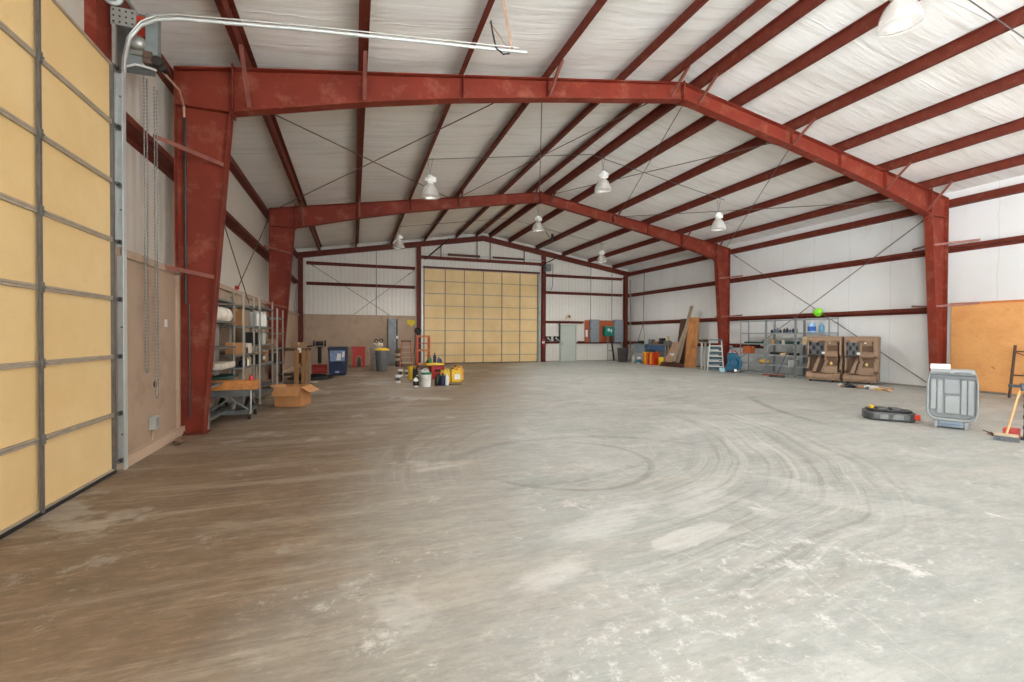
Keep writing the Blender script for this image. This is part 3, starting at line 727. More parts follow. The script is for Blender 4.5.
SC.cycles.max_bounces = 10; SC.cycles.diffuse_bounces = 7; SC.cycles.sample_clamp_indirect = 8
SC.cycles.caustics_reflective = False; SC.cycles.caustics_refractive = False
# ================================================================== things on the left side
GR = random.Random(11)
def bottle(name, label, cat, loc, r, h, mat, cap=None, grp=None, handle=False, labelmat=None, sx=1.):
    t = thing(name, label, cat, loc, GR.uniform(-.6, .6), grp)
    m = MB(); m.lathe([(0, 0), (r*.92, 0), (r, h*.04), (r, h*.62), (r*.85, h*.74), (r*.34, h*.86), (r*.32, h*.92), (0, h*.92)], n=16, sx=sx); m.build('body', mat, t, smooth=True)
    m = MB(); m.lathe([(0, h*.90), (r*.4, h*.90), (r*.4, h), (0, h)], n=12, sx=sx); m.build('cap', cap or WHITEP, t, smooth=True)
    if handle: m = MB(); m.tube([(r*.3, 0, h*.88), (r*1.0*sx, 0, h*.86), (r*1.15*sx, 0, h*.7), (r*.98*sx, 0, h*.52)], r*.13, 8); m.build('handle', mat, t, smooth=True)
    if labelmat: m = MB(); m.lathe([(r*1.01, h*.15), (r*1.01, h*.55)], n=16, sx=sx); m.build('paper_label', labelmat, t, smooth=True)
    return t
def jug(name, label, cat, loc, w, d, h, mat, cap, rz=0., grp=None, lab=None):
    t = thing(name, label, cat, loc, rz, grp)
    m = MB(); m.prism([(-w/2, 0), (w/2, 0), (w/2, h*.66), (w*.36, h*.82), (w*.3, h*.97), (w*.12, h*.97), (w*.05, h*.80), (-w*.22, h*.84), (-w*.28, h*.92), (-w*.42, h*.92), (-w/2, h*.7)], 1, -d/2, d/2)
    m.build('body', mat, t, bevel=min(w, d)*.1)
    m = MB(); m.cyl((-w*.35, 0, h*.9), (-w*.35, 0, h), w*.09, 12); m.build('cap', cap, t)
    m = MB(); m.tube([(-w*.2, 0, h*.86), (-w*.05, 0, h*.97), (w*.2, 0, h*.97)], w*.05, 8); m.build('handle', mat, t)
    if lab: m = MB(); m.box((-w*.2, -d/2-.004, h*.2), (w*.34, -d/2-.001, h*.55)); m.build('paper_label', lab, t)
    return t
def pail(name, label, cat, loc, r, h, mat, lid=None, grp=None, bail=True):
    t = thing(name, label, cat, loc, 0, grp)
    m = MB(); m.lathe([(0, 0), (r*.86, 0), (r*.98, h*.86), (r*1.05, h*.86), (r*1.05, h*.9), (r, h*.9), (r, h), (r*.95, h), (r*.83, .02), (0, .02)], n=24); m.build('bucket_body', mat, t, smooth=True)
    if lid: m = MB(); m.lathe([(r*1.06, h*.93), (r*1.07, h*1.03), (r*.9, h*1.04), (r*.88, h*1.01), (0, h*1.01)], n=24); m.build('lid', lid, t, smooth=True)
    if bail: m = MB(); m.tube([(r*1.05*math.cos(a), -r*.25-abs(math.sin(a))*r*.85, h*.82-math.sin(a)*h*.3) for a in [PI*i/12 for i in range(13)]], .004, 6); m.build('bail_handle', GALV, t)
    return t
def carton(label, lo, hi, mat=CARD, cat='box', grp=None, rz=0., name='carton', tape=True):
    lo, hi = Vector(lo), Vector(hi); c = (lo+hi)/2; s_ = (hi-lo)/2
    t = thing(name, label, cat, (c.x, c.y, lo.z), rz, grp)
    m = MB(); m.box((-s_.x, -s_.y, 0), (s_.x, s_.y, 2*s_.z)); m.build('carton_body', mat, t, bevel=.004)
    if tape: m = MB(); m.box((-.025, -s_.y-.001, 2*s_.z-.06), (.025, s_.y+.001, 2*s_.z+.002)); m.build('tape', M('packing_tape', (196, 168, 124), .4), t)
    return t
def shelving(name, label, loc, rz, W, D, H, levels, posts=None, mat=None, dmat=None, beams_only=(), grp=None):
    t = thing(name, label, 'shelving', loc, rz, grp); mat = mat or GALV; dmat = dmat or mat
    for x in (0, W):
        for y in (0, D):
            m = MB(); sx = .035 if x == 0 else -.035; sy = .035 if y == 0 else -.035
            m.box((x, y, 0), (x+sx, y+(.003 if sy > 0 else -.003), H)).box((x, y, 0), (x+(.003 if sx > 0 else -.003), y+sy, H)); m.build('post', mat, t)
    for z in levels:
        m = MB()
        if z not in beams_only: m.box((.004, .006, z-.006), (W-.004, D-.006, z))
        m.box((.004, .0, z-.035), (W-.004, .006, z)).box((.004, D-.006, z-.035), (W-.004, D, z)).box((0.004, 0, z-.035), (.01, D, z)).box((W-.01, 0, z-.035), (W-.004, D, z))
        m.build('shelf', dmat, t)
    return t
POSTL = M('pale_post_paint', (178, 172, 160), .45, .2, .1)
SX = -1.80
shelving('steel_shelving', 'tall grey steel shelving beside the nearest left column, holding white sacks', (-2.06, 7.87, 0), PI/2, 1.62, .33, 2.27, (.16, .655, .87, 1.24, 1.68, 2.05), mat=POSTL, dmat=GALVD, grp='left wall shelving')
shelving('steel_shelving', 'narrow grey steel shelving with cartons, just beyond the lift table', (-1.92, 9.56, 0), PI/2, .92, .45, 2.22, (.16, .84, 1.08, 1.62, 2.0), mat=POSTL, dmat=GALVD, grp='left wall shelving')
shelving('steel_shelving', 'middle grey steel shelving on the left wall, holding white jugs', (SX-.03, 10.56, 0), PI/2, 1.55, .5, 2.24, (.16, .82, 1.24, 1.63, 2.05), mat=POSTL, dmat=GALVD, grp='left wall shelving')
shelving('steel_shelving', 'far grey steel shelving on the left wall, ending beside the second column', (SX-.05, 12.95, 0), PI/2, 1.0, .5, 2.13, (.16, .7, 1.1, 1.5, 1.9), mat=POSTL, dmat=GALVD, grp='left wall shelving')
m = MB(); m.box((-.035, -.006, 0), (.035, .006, .07)).cyl((0, -.02, .035), (0, .02, .035), .02, 8)
o = m.build('red_clip', REDP); o.location = (-2.02, 9.45, 2.275); tag(o, 'small red clip on top of the nearest shelving post', 'clip')
# white sacks
for i, (y, z, ry, lab) in enumerate(((8.55, 1.685, .25, 'lumpy white sack at the column end of the upper shelf'), (8.92, 1.685, .2, 'white sack in the middle of the upper shelf'), (9.24, 1.685, .14, 'smaller white sack at the far end of the upper shelf'))):
    m = MB(); m.blob((0, 0, .1), (.14, ry, .15), 3, .07, i); 
    for v in m.bm.verts: v.co.z = max(0, v.co.z)
    o = m.build('white_sack', M('sack_white', (214, 204, 188), .8, 0, .08), smooth=True); o.location = (-2.19, y, z); tag(o, lab, 'sack', 'white sacks on the upper left shelf')
carton('narrow brown cardboard piece standing beside the white sacks', (-2.2, 9.75, 1.62), (-2.0, 9.88, 1.95), CARD)
carton('open-grained brown box on the middle shelf of the nearest left shelving', (-2.25, 9.62, 1.082), (-1.96, 9.86, 1.30), CARD)
carton('white box on the middle shelf of the nearest left shelving', (-2.25, 10.08, 1.082), (-1.96, 10.38, 1.28), M('box_white', (210, 200, 184)))
carton('black and silver parts case between two boxes, left shelving', (-2.2, 9.88, 1.082), (-1.96, 10.05, 1.20), BLACK, 'case', tape=False, name='parts_case')
carton('long white carton on the low shelf of the nearest left shelving', (-2.28, 8.5, .872), (-2.04, 9.4, .97), M('box_white'), name='long_carton')
for i, (y, h, mt, lab) in enumerate(((9.72, .14, BLUEP, 'blue-capped tin'), (9.88, .2, DARKM, 'dark tin'), (10.05, .16, WHITEP, 'white tin'), (10.25, .22, M('tin_tan', (176, 150, 110)), 'tan tin'))):
    bottle('paint_tin', f'small {lab} on the low shelf of the nearest left shelving', 'tin', (-2.0, y, .842), .055, h, mt, cap=GALVD, grp='tins on the low left shelf')
jug('chemical_jug', 'white plastic jug, left one of the pair on the middle left shelving', 'jug', (-1.98, 10.85, 1.63), .2, .16, .33, WHITEP, WHITEP, PI/2-.3, 'white jugs on left shelving')
jug('chemical_jug', 'white plastic jug, right one of the pair on the middle left shelving', 'jug', (-1.98, 11.35, 1.63), .24, .18, .34, WHITEP, WHITEP, PI/2-.3, 'white jugs on left shelving')
carton('black plastic case one shelf below the white jugs', (-2.2, 10.68, 1.24), (-1.9, 11.05, 1.5), BLACK, 'case', name='plastic_case', tape=False)
carton('pale grey container one shelf below the white jugs', (-2.2, 11.2, 1.24), (-1.9, 11.55, 1.48), M('light_grey_plastic', (176, 176, 172)), 'container', name='container', tape=False)
carton('dark toolbox on the third shelf of the middle left shelving', (-2.25, 10.8, .82), (-1.9, 11.3, 1.02), DARKM, 'toolbox', name='toolbox', tape=False)
carton('brown carton on the third shelf of the middle left shelving', (-2.25, 11.5, .82), (-1.9, 11.9, 1.05), M('dull_card', (140, 104, 74)))
carton('brown carton on the upper shelf of the far left shelving', (-2.3, 13.1, 1.1), (-1.95, 13.5, 1.34), M('dull_card'))
carton('dark carton on the lower shelf of the far left shelving', (-2.3, 13.3, .7), (-1.95, 13.8, .95), DARKM, tape=False)
carton('white label pad on the nearest shelf post', (-1.80, 10.62, .93), (-1.78, 10.76, 1.0), WHITEP, 'label', tape=False, name='label_card')

# hydraulic scissor lift table with timber
t = thing('lift_table', 'grey-blue scissor lift table on small wheels beside the nearest left column', 'lift table', (-1.96, 8.98, 0))
t.scale = (1, .62, 1)
LBL = M('lift_table_paint', (92, 98, 98), .5, .3, .2, 9., dirt=(96, 74, 58), dirt_amt=.5)
m = MB(); m.box((-.33, -.5, .46), (.33, .5, .515)); m.build('platform', LBL, t, bevel=.006)
m = MB(); m.box((-.32, -.49, .40), (.32, -.46, .46)).box((-.32, .46, .40), (.32, .49, .46)); m.build('platform_skirt', LBL, t)
m = MB()
for x in (-.27, .27): m.box((x-.03, -.48, .12), (x+.03, .48, .18))
m.box((-.3, -.5, .10), (.3, -.44, .17)).box((-.3, .44, .10), (.3, .5, .17)); m.build('base_frame', LBL, t)
for x in (-.2, .2):
    m = MB(); m.bar((x, -.42, .18), (x, .40, .44), .03, .05, up=(1, 0, 0)); m.build('scissor_arm', DARKM, t)
    m = MB(); m.bar((x+.035, .42, .18), (x+.035, -.40, .44), .03, .05, up=(1, 0, 0)); m.build('scissor_arm', DARKM, t)
m = MB(); m.bar((-.28, -.49, .17), (.02, -.49, .40), .03, .03).bar((.28, -.49, .17), (-.02, -.49, .40), .03, .03); m.build('end_brace', GALVD, t)
m = MB(); m.cyl((0, -.2, .16), (0, .1, .42), .03, 10); m.build('hydraulic_ram', GALV, t)
for x, y in ((-.27, -.42), (.27, -.42), (-.27, .42), (.27, .42)):
    m = MB(); m.cyl((x-.022, y, .055), (x+.022, y, .055), .055, 16); w_ = m.build('wheel', RUB, t, smooth=True)
    m = MB(); m.box((x-.03, y-.02, .05), (x-.026, y+.02, .12)).box((x+.026, y-.02, .05), (x+.03, y+.02, .12)); m.build('caster_fork', GALVD, t)
m = MB(); m.tube([(.30, -.50, .10), (.31, -.52, .25), (.31, -.52, .5)], .014, 8); m.build('pump_lever', GALV, t)
o = MB().box((-.39, -.13, 0), (.39, .13, .15), bev=.006).build('pine_timber', WOODO); o.location = (-1.96, 8.80, .516); tag(o, 'thick orange pine timber lying across the lift table', 'timber')
m = MB(); m.box((-.14, -.38, 0), (.14, .38, .05)); o = m.build('green_board', M('dark_green_board', (40, 74, 66))); o.location = (-2.2, 9.36, .662); tag(o, 'dark green board on the low shelf behind the lift table timber', 'board')
m = MB(); m.lathe([(0, 0), (.035, 0), (.04, .05), (.03, .08), (.012, .09), (0, .09)], n=14); o = m.build('red_stopper', REDP, smooth=True); o.location = (-1.66, 8.75, .668); tag(o, 'small red knob on the end of the pine timber', 'knob')

# open cardboard box
def open_box(label, loc, rz, w, d, h):
    t = thing('cardboard_box', label, 'box', loc, rz)
    th = .006; m = MB()
    m.box((-w/2, -d/2, 0), (w/2, d/2, th)).box((-w/2, -d/2, 0), (w/2, -d/2+th, h)).box((-w/2, d/2-th, 0), (w/2, d/2, h)).box((-w/2, -d/2, 0), (-w/2+th, d/2, h)).box((w/2-th, -d/2, 0), (w/2, d/2, h))
    m.build('box_body', CARD, t)
    for k, (a, b, o) in enumerate((((-w/2, -d/2), (w/2, -d/2), (0, -.13)), ((w/2, -d/2), (w/2, d/2), (.17, .02)), ((w/2, d/2), (-w/2, d/2), (0, .20)), ((-w/2, d/2), (-w/2, -d/2), (-.14, 0)))):
        z1 = h-(.17, .11, .02, -.02)[k]
        m = MB(); m.slab([(a[0], a[1], h), (b[0], b[1], h), (b[0]*1.02+o[0], b[1]+o[1], z1), (a[0]*1.02+o[0], a[1]+o[1], z1)], .005); m.build('flap', CARD, t)
    return t
open_box('open brown cardboard box standing on the floor by the left shelving', (-1.18, 10.24, 0), -.31, .52, .5, .40)

# plank bundle, bench, grinder
t = thing('wooden_bench', 'worn wooden work stand with a thick top near the back left corner', 'bench', (-1.75, 14.9, 0))
m = MB(); m.box((-.45, -.4, .98), (.5, .4, 1.05)); m.build('bench_top', WOODB, t)
for x, y in ((-.4, -.35), (.44, -.35), (-.4, .35), (.44, .35)): m = MB(); m.box((x-.04, y-.04, 0), (x+.04, y+.04, .98)); m.build('leg', WOODG, t)
m = MB(); m.box((-.42, -.33, .25), (.46, .33, .29)); m.build('lower_shelf', WOODB, t)
carton('brown cardboard box on the wooden work stand', (-1.75, 14.7, 1.05), (-1.35, 15.0, 1.22), M('dull_card'))
GOLD = M('yellow_pine', (140, 98, 50), .65, 0, .15, 5., stretch=(6, 6, 1))
for i, (x, w_, tl) in enumerate(((-1.56, .12, .02), (-1.38, .10, .06), (-1.27, .05, .12))):
    m = MB(); m.slab([(-w_/2, 0, 0), (w_/2, 0, 0), (w_/2, .10+tl, 1.02), (-w_/2, .10+tl, 1.02)], -.035)
    o = m.build('pine_plank', GOLD); o.location = (x, 14.2, 0); tag(o, 'yellow pine plank leaning upright on the work stand, '+('left one', 'middle one', 'thin right one')[i]+' of three', 'plank', 'planks leaning on the work stand')
m = MB(); m.box((-.05, -.003, 0), (.05, .003, .14)); o = m.build('white_tag', WHITEP); o.location = (-1.5, 14.44, .93); o.rotation_euler = (0, 0, 0); tag(o, 'white paper tag hanging from the work stand top', 'tag')
t = thing('bench_grinder', 'black pedestal bench grinder in front of the back left corner', 'grinder', (-1.25, 18.9, 0))
m = MB(); m.box((-.2, -.2, 0), (.2, .2, .03)).cyl((0, 0, .03), (0, 0, .98), .07, 14).box((-.14, -.1, .96), (.14, .1, 1.0)); m.build('pedestal', BLACK, t)
m = MB(); m.cyl((-.14, 0, 1.12), (.14, 0, 1.12), .09, 16); m.build('motor', BLACK, t, smooth=True)
for x in (-.2, .2):
    m = MB(); m.cyl((x-.03, 0, 1.12), (x+.03, 0, 1.12), .12, 18); m.build('wheel_guard', DARKM, t, smooth=True)
t = thing('steel_arm_rack', 'dark steel arm rack reaching toward the bench grinder', 'rack', (-1.75, 18.0, 0))
m = MB(); m.cyl((0, 0, 0), (0, 0, 1.02), .03, 8).cyl((0, 0, 1.0), (.32, 0, 1.05), .025, 8).box((-.15, -.12, 0), (.15, .12, .02)); m.build('rack_post', DARKM, t)
m = MB(); m.box((-.35, -.05, 1.05), (.1, .05, 1.1)); m.build('rack_shelf', DARKM, t)
# coiled black hose
m = MB()
for k in range(5): m.torus((.02*math.sin(k*2), .02*math.cos(k*3), .02+.03*(k % 3)), .62-.07*k, .022, 'Z', 40, 8)
o = m.build('rubber_hose', RUB, smooth=True); o.location = (-1.35, 16.3, 0); o.scale = (1.1, 1.3, 1); tag(o, 'black rubber hose coiled on the floor in the back left corner', 'hose')
m = MB(); m.blob((0, 0, .03), (.12, .08, .04), 2, .2, 5); 
for v in m.bm.verts: v.co.z = max(0, v.co.z)
o = m.build('grey_rag', M('rag_grey', (170, 158, 140), .9)); o.location = (-1.12, 14.6, 0); tag(o, 'crumpled pale rag on the floor by the work stand', 'rag')
# red toolbox
t = thing('toolbox', 'low red metal toolbox on the floor left of the blue bin', 'toolbox', (-1.22, 18.5, 0))
m = MB(); m.box((-.26, -.16, 0), (.26, .16, .24), bev=.015); m.build('toolbox_body', REDP, t)
m = MB(); m.prism([(-.16, .245), (.16, .245), (.12, .33), (-.12, .33)], 0, -.26, .26); m.build('toolbox_lid', M('red_lid', (158, 40, 36), .4), t)
m = MB(); m.tube([(-.1, 0, .33), (-.1, 0, .37), (.1, 0, .37), (.1, 0, .33)], .01, 6); m.build('handle', GALV, t)
# blue bin with poster front
t = thing('recycling_bin', 'tall dark blue bin with a pale blue and white picture on its front', 'bin', (-.53, 17.4, 0), -.05)
m = MB(); b0, b1 = .27, .34
m.bm.free(); m.bm = bmesh.new()
def frustum(m, x0, y0, z0, x1, y1, z1):
    A = [m.bm.verts.new((sx*x0, sy*y0, z0)) for sx, sy in ((-1, -1), (1, -1), (1, 1), (-1, 1))]
    B = [m.bm.verts.new((sx*x1, sy*y1, z1)) for sx, sy in ((-1, -1), (1, -1), (1, 1), (-1, 1))]
    m.bm.faces.new(A[::-1]); m.bm.faces.new(B)
    for i in range(4): m.bm.faces.new((A[i], A[(i+1) % 4], B[(i+1) % 4], B[i]))
    return m
frustum(m, .27, .26, .03, .32, .30, .95); m.build('bin_body', BLUEP, t, bevel=.015)
m = MB(); m.box((-.345, -.32, .94), (.345, .32, .98)).prism([(-.3, .98), (.3, .98), (.2, 1.03), (-.2, 1.03)], 0, -.32, .32); m.build('lid', M('navy_plastic', (28, 42, 72), .4), t, bevel=.006)
m = MB(); m.slab([(-.24, -.305, .52), (.24, -.305, .52), (.26, -.322, .90), (-.26, -.322, .90)], -.004); m.build('picture_panel', M('picture_blue', (120, 140, 172), .5, 0, .35, 7.), t)
m = MB(); m.slab([(-.04, -.314, .55), (.10, -.314, .55), (.12, -.328, .78), (-.0, -.328, .80)], -.004).slab([(.14, -.322, .66), (.23, -.322, .66), (.24, -.33, .86), (.17, -.33, .86)], -.004); m.build('picture_white', WHITEP, t)
m = MB(); m.slab([(-.1, -.302, .44), (.14, -.302, .44), (.14, -.309, .51), (-.1, -.309, .51)], -.004); m.build('dark_label', BLACK, t)
m = MB(); m.slab([(-.08, -.282, .10), (.06, -.282, .10), (.06, -.286, .17), (-.08, -.286, .17)], -.004); m.build('pale_label', M('label_lilac', (150, 150, 176)), t)
for x in (-.22, .22): m = MB(); m.cyl((x-.02, .27, .07), (x+.02, .27, .07), .07, 14); m.build('wheel', RUB, t)
# red stand
t = thing('red_shop_stand', 'red metal shop stand with an arched opening against the tan back wall', 'stand', (.21, 21.7, 0))
arch = [(-.27, 0), (-.13, 0)]+[(.13*math.cos(PI-PI*i/10), .38+.14*math.sin(PI*i/10)) for i in range(11)]+[(.13, 0), (.27, 0), (.27, .86), (-.27, .86)]
RS = M('red_stand_paint', (186, 44, 34), .45, 0, .15, 5., dirt=(120, 40, 30), dirt_amt=.4)
m = MB(); m.prism(arch, 1, -.2, -.17).prism([(-.27, 0), (-.2, 0), (-.2, .86), (-.27, .86)], 1, -.17, .2).prism([(.2, 0), (.27, 0), (.27, .86), (.2, .86)], 1, -.17, .2); m.build('stand_body', RS, t)
m = MB(); m.box((-.3, -.24, .86), (.3, .22, .93), bev=.01); m.build('top_tray', RS, t)
bottle('steel_canister', 'pale canister standing under the arch of the red stand', 'canister', (.21, 21.85, 0), .09, .45, M('canister_grey', (150, 150, 148)), cap=GALVD)
# grey cans
def trash_can(label, loc, r, h, body, lid, grp=None):
    t = thing('trash_can', label, 'trash can', loc, 0, grp)
    m = MB(); m.lathe([(0, 0), (r*.78, 0), (r*.8, .03), (r*.97, h*.93), (r*1.03, h*.93), (r*1.03, h), (r*.98, h), (r*.78, .04), (0, .04)], n=28); m.build('can_body', body, t, smooth=True)
    for s in (-1, 1): m = MB(); m.tube([(s*r*.95, -.07, h*.84), (s*(r+.05), -.05, h*.84), (s*(r+.05), .05, h*.84), (s*r*.95, .07, h*.84)], .014, 8); m.build('handle', body, t)
    if lid:
        m = MB(); m.lathe([(r*1.06, h*.985), (r*1.07, h*1.02), (r*.8, h*1.08), (r*.3, h*1.11), (0, h*1.11)], n=28); m.build('lid', lid, t, smooth=True)
    return t
trash_can('dark grey round trash can with a yellow lid by the tan back wall', (1.08, 18.95, 0), .28, .84, GREYP, YEL)
trash_can('light grey round trash can behind the yellow-lidded can', (.86, 19.75, 0), .24, .95, M('light_grey_plastic'), None)
m = MB(); m.blob((0, 0, .12), (.19, .15, .13), 3, .10, 3); o = m.build('white_bag', M('bag_white', (226, 214, 198), .6)); o.location = (.98, 19.74, .93); tag(o, 'white bag bulging out of the light grey trash can', 'bag')
m = MB(); m.torus((-.09, 0, .1), .07, .02, 'Y', 16, 8).torus((.1, 0, .12), .07, .02, 'Y', 16, 8); o = m.build('cable_reel', BLACK); o.location = (.98, 19.58, 1.10); tag(o, 'two black cable loops on top of the white bag', 'cable')
# tall grey cabinet
t = thing('tall_cabinet', 'tall narrow grey steel cabinet against the tan back wall', 'cabinet', (1.78, 22.8, 0))
m = MB(); m.box((-.20, -.2, .02), (.18, .2, 2.26)); m.build('cabinet_body', M('cabinet_grey', (128, 132, 136), .5, .1), t, bevel=.005)
m = MB(); m.box((-.17, -.215, .06), (.15, -.2, 2.22)); m.build('cabinet_door', M('cabinet_grey'), t, bevel=.003)
m = MB(); m.box((.19, -.1, .3), (.25, -.04, 2.24)); m.build('side_channel', BLACK, t)
m = MB(); m.box((.18, -.22, 1.28), (.27, -.19, 1.42)); m.build('white_latch', WHITEP, t)
m = MB(); m.box((.11, -.235, 1.1), (.13, -.215, 1.25)); m.build('handle', GALV, t)
t = thing('pressure_tank', 'brown pressure tank with pale bands beside the tall grey cabinet', 'tank', (1.95, 21.3, 0))
m = MB(); m.lathe([(0, .06), (.1, .06), (.15, .1), (.155, .2), (.155, .7), (.14, .78), (.08, .84), (0, .85)], n=22); m.build('tank_body', M('tank_brown', (104, 86, 62), .5, 0, .2), t, smooth=True)
m = MB(); m.lathe([(.158, .28), (.16, .3), (.16, .38), (.158, .4)], n=22).lathe([(.158, .5), (.16, .52), (.16, .6), (.158, .62)], n=22); m.build('band', M('band_cream', (186, 170, 140)), t, smooth=True)
m = MB(); m.lathe([(.12, 0), (.14, 0), (.13, .12), (.11, .12)], n=18); m.build('foot_ring', DARKM, t); 
m = MB(); m.cyl((0, 0, .84), (0, 0, .93), .02, 8).cyl((-.05, 0, .92), (.05, 0, .92), .012, 8); m.build('valve', GALV, t)
m = MB(); m.prism([(-.19, .30), (.19, .30), (.19, .12), (.12, .05), (-.0, -.04), (-.12, .05), (-.19, .12)], 1, 0, .008); o = m.build('yellow_sign', M('sign_yellow', (214, 186, 30), .6)); o.location = (2.73, WB-.13, 1.92); tag(o, 'yellow five-sided paper sign on the tan back wall', 'sign')
t = thing('cord_reel', 'black cord reel hung on the wall under the yellow sign', 'reel', (3.02, 22.66, 1.68), .2)
m = MB(); m.torus((0, 0, 0), .13, .05, 'Y', 20, 8).cyl((0, -.03, 0), (0, .08, 0), .06, 12); m.build('reel_drum', BLACK, t, smooth=True)
m = MB(); m.tube([(-.1, 0, -.1), (-.16, .02, -.4), (-.14, .05, -.8), (-.2, .05, -1.2)], .012, 6); m.build('cord', BLACK, t)

# ladders
def step_ladder(label, loc, rz, w, h, n, rail, step, spread=.35, top=None, grp=None):
    t = thing('step_ladder', label, 'ladder', loc, rz, grp)
    for s in (-1, 1):
        m = MB(); m.bar((s*w/2, -spread, 0), (s*w*.36, 0, h), .07, .03, up=(1, 0, 0)); m.build('front_rail', rail, t)
        m = MB(); m.bar((s*w*.46, spread, 0), (s*w*.34, .03, h*.98), .05, .025, up=(1, 0, 0)); m.build('rear_rail', rail, t)
    for i in range(1, n+1):
        f = i/(n+1); ww = w/2+(w*.36-w/2)*f; y = -spread*(1-f); z = h*f
        m = MB(); m.box((-ww, y-.04, z-.03), (ww, y+.05, z)); m.build('step', step, t)
    m = MB(); m.box((-w*.42, -.08, h), (w*.42, .1, h+.05), bev=.01); m.build('top_cap', top or rail, t)
    m = MB(); m.box((-w*.42, spread*.6-.01, h*.35), (w*.42, spread*.6+.01, h*.38)); m.build('rear_brace', rail, t)
    return t
OL = M('orange_fibreglass', (196, 84, 52), .5, 0, .12)
step_ladder('orange fibreglass step ladder with pale steps against the tan back wall', (2.25, 20.9, 0), -.1, .55, 1.16, 4, OL, M('pale_step', (200, 180, 150)), .22, M('ladder_dark_top', (72, 34, 30)))
t = thing('orange_cart', 'tall orange two-shelf cart frame beside the left post of the far door', 'cart', (2.97, 20.6, 0))
OC = M('cart_orange', (214, 134, 88), .5, 0, .15)
for x in (-.26, .26):
    for y in (-.18, .18): m = MB(); m.box((x-.028, y-.02, .08), (x+.028, y+.02, 1.43)); m.build('upright', OL, t)
for z in (1.36, .73, .12): m = MB(); m.box((-.28, -.2, z), (.28, .2, z+.012)).box((-.28, -.2, z), (.28, -.185, z+.09)).box((-.28, .185, z), (.28, .2, z+.07)); m.build('cart_shelf', OC, t)
m = MB(); m.box((-.26, .16, 1.06), (.26, .18, 1.09)); m.build('back_rail', OL, t)
for x in (-.24, .24):
    for y in (-.16, .16): m = MB(); m.cyl((x-.015, y, .04), (x+.015, y, .04), .04, 12); m.build('wheel', RUB, t)

# cluster of chemicals and pails in front of the far door
pail('plastic_bucket', 'white bucket with a green lid, foremost in the cluster on the floor', 'bucket', (1.93, 12.75, 0), .145, .38, WHITEP, GREEN)
bottle('chemical_bottle', 'black-based white bottle left of the green-lidded bucket', 'bottle', (1.64, 12.75, 0), .075, .30, WHITEP, BLACK, labelmat=BLACK)
bottle('chemical_bottle', 'white spray-can sized bottle behind the green-lidded bucket on its left', 'bottle', (1.74, 13.2, 0), .06, .3, BLACK, WHITEP)
pail('plastic_bucket', 'yellow bucket without lid, left in the cluster on the floor', 'bucket', (1.80, 15.05, 0), .135, .42, YEL, None)
jug('plastic_jug', 'translucent pale jug behind the green-lidded bucket', 'jug', (2.12, 14.35, 0), .3, .2, .40, M('milky_plastic', (196, 198, 198), .35), BLACK, .2)
jug('plastic_jug', 'black jug between the yellow bucket and the pale jug', 'jug', (1.90, 14.9, 0), .16, .14, .42, BLACK, BLACK, .1)
t = thing('red_crate', 'red plastic crate carrying a yellow tray of bottles', 'crate', (2.62, 15.05, 0), .1)
m = MB(); m.box((-.22, -.16, 0), (.22, -.145, .44)).box((-.22, .145, 0), (.22, .16, .44)).box((-.22, -.16, 0), (-.205, .16, .44)).box((.205, -.16, 0), (.22, .16, .44)).box((-.22, -.16, 0), (.22, .16, .02)).box((-.23, -.17, .40), (.23, .17, .44)); m.build('crate_body', REDP, t)
m = MB(); m.box((-.1, -.166, .25), (.1, -.161, .32)); m.build('hand_hold', BLACK, t)
m = MB(); m.box((-.3, -.2, 0), (.3, .2, .02)).box((-.3, -.2, 0), (.3, -.19, .1)).box((-.3, .19, 0), (.3, .2, .1)).box((-.3, -.2, 0), (-.29, .2, .1)).box((.29, -.2, 0), (.3, .2, .1)); o = m.build('yellow_tray', YEL); o.location = (2.55, 15.05, .442); tag(o, 'shallow yellow tray on top of the red crate', 'tray')
for i, (x, y, r, h, mt, lab) in enumerate(((2.40, 15.0, .05, .30, GREEN, 'green'), (2.57, 15.1, .055, .40, BLUEP, 'tall blue'), (2.68, 14.98, .05, .28, M('slate_blue', (70, 90, 130)), 'slate blue'), (2.77, 15.12, .045, .2, BLUEP, 'short blue'), (2.34, 15.14, .05, .18, BLACK, 'black'))):
    bottle('spray_bottle', f'{lab} bottle standing in the yellow tray', 'bottle', (x, y, .463), r, h, mt, BLACK if i % 2 else GALVD, 'bottles in the yellow tray')
for i, (x, y, r, h, mt, cp, lab) in enumerate(((2.28, 12.95, .075, .36, BLACK, BLACK, 'black oil bottle nearest the green-lidded bucket'), (2.43, 12.9, .075, .36, M('navy_plastic'), BLACK, 'navy oil bottle between a black and a white one'),
                                  (2.56, 12.98, .06, .32, WHITEP, WHITEP, 'slim white bottle right of the navy oil bottle'), (2.36, 13.35, .08, .33, BLACK, BLACK, 'black bottle in the second line behind the navy one'))):
    bottle('oil_bottle', lab, 'bottle', (x, y, 0), r, h, mt, cp, 'oil bottles on the floor', handle=True)
jug('yellow_jug', 'yellow jug with a black cap between the oil bottles and the two right-hand jugs', 'jug', (2.66, 13.7, 0), .26, .18, .43, M('pale_yellow_plastic', (224, 190, 70), .4), BLACK, .5, 'yellow jugs')
jug('yellow_jug', 'bright yellow jug with a white label, front one at the right end of the cluster', 'jug', (3.02, 13.85, 0), .33, .22, .44, YEL, BLACK, .0, 'yellow jugs', WHITEP)
jug('yellow_jug', 'orange-yellow jug tucked behind the bright yellow one at the right end', 'jug', (3.2, 14.3, 0), .30, .22, .48, M('amber_plastic', (216, 158, 62), .45), BLACK, .1, 'yellow jugs')
m = MB(); m.box((-.22, -.03, 0), (.22, .03, .02)); o = m.build('black_strap', RUB); o.location = (2.80, 13.05, 0); o.rotation_euler = (0, 0, .1); tag(o, 'flat black strap lying before the yellow jugs', 'strap')
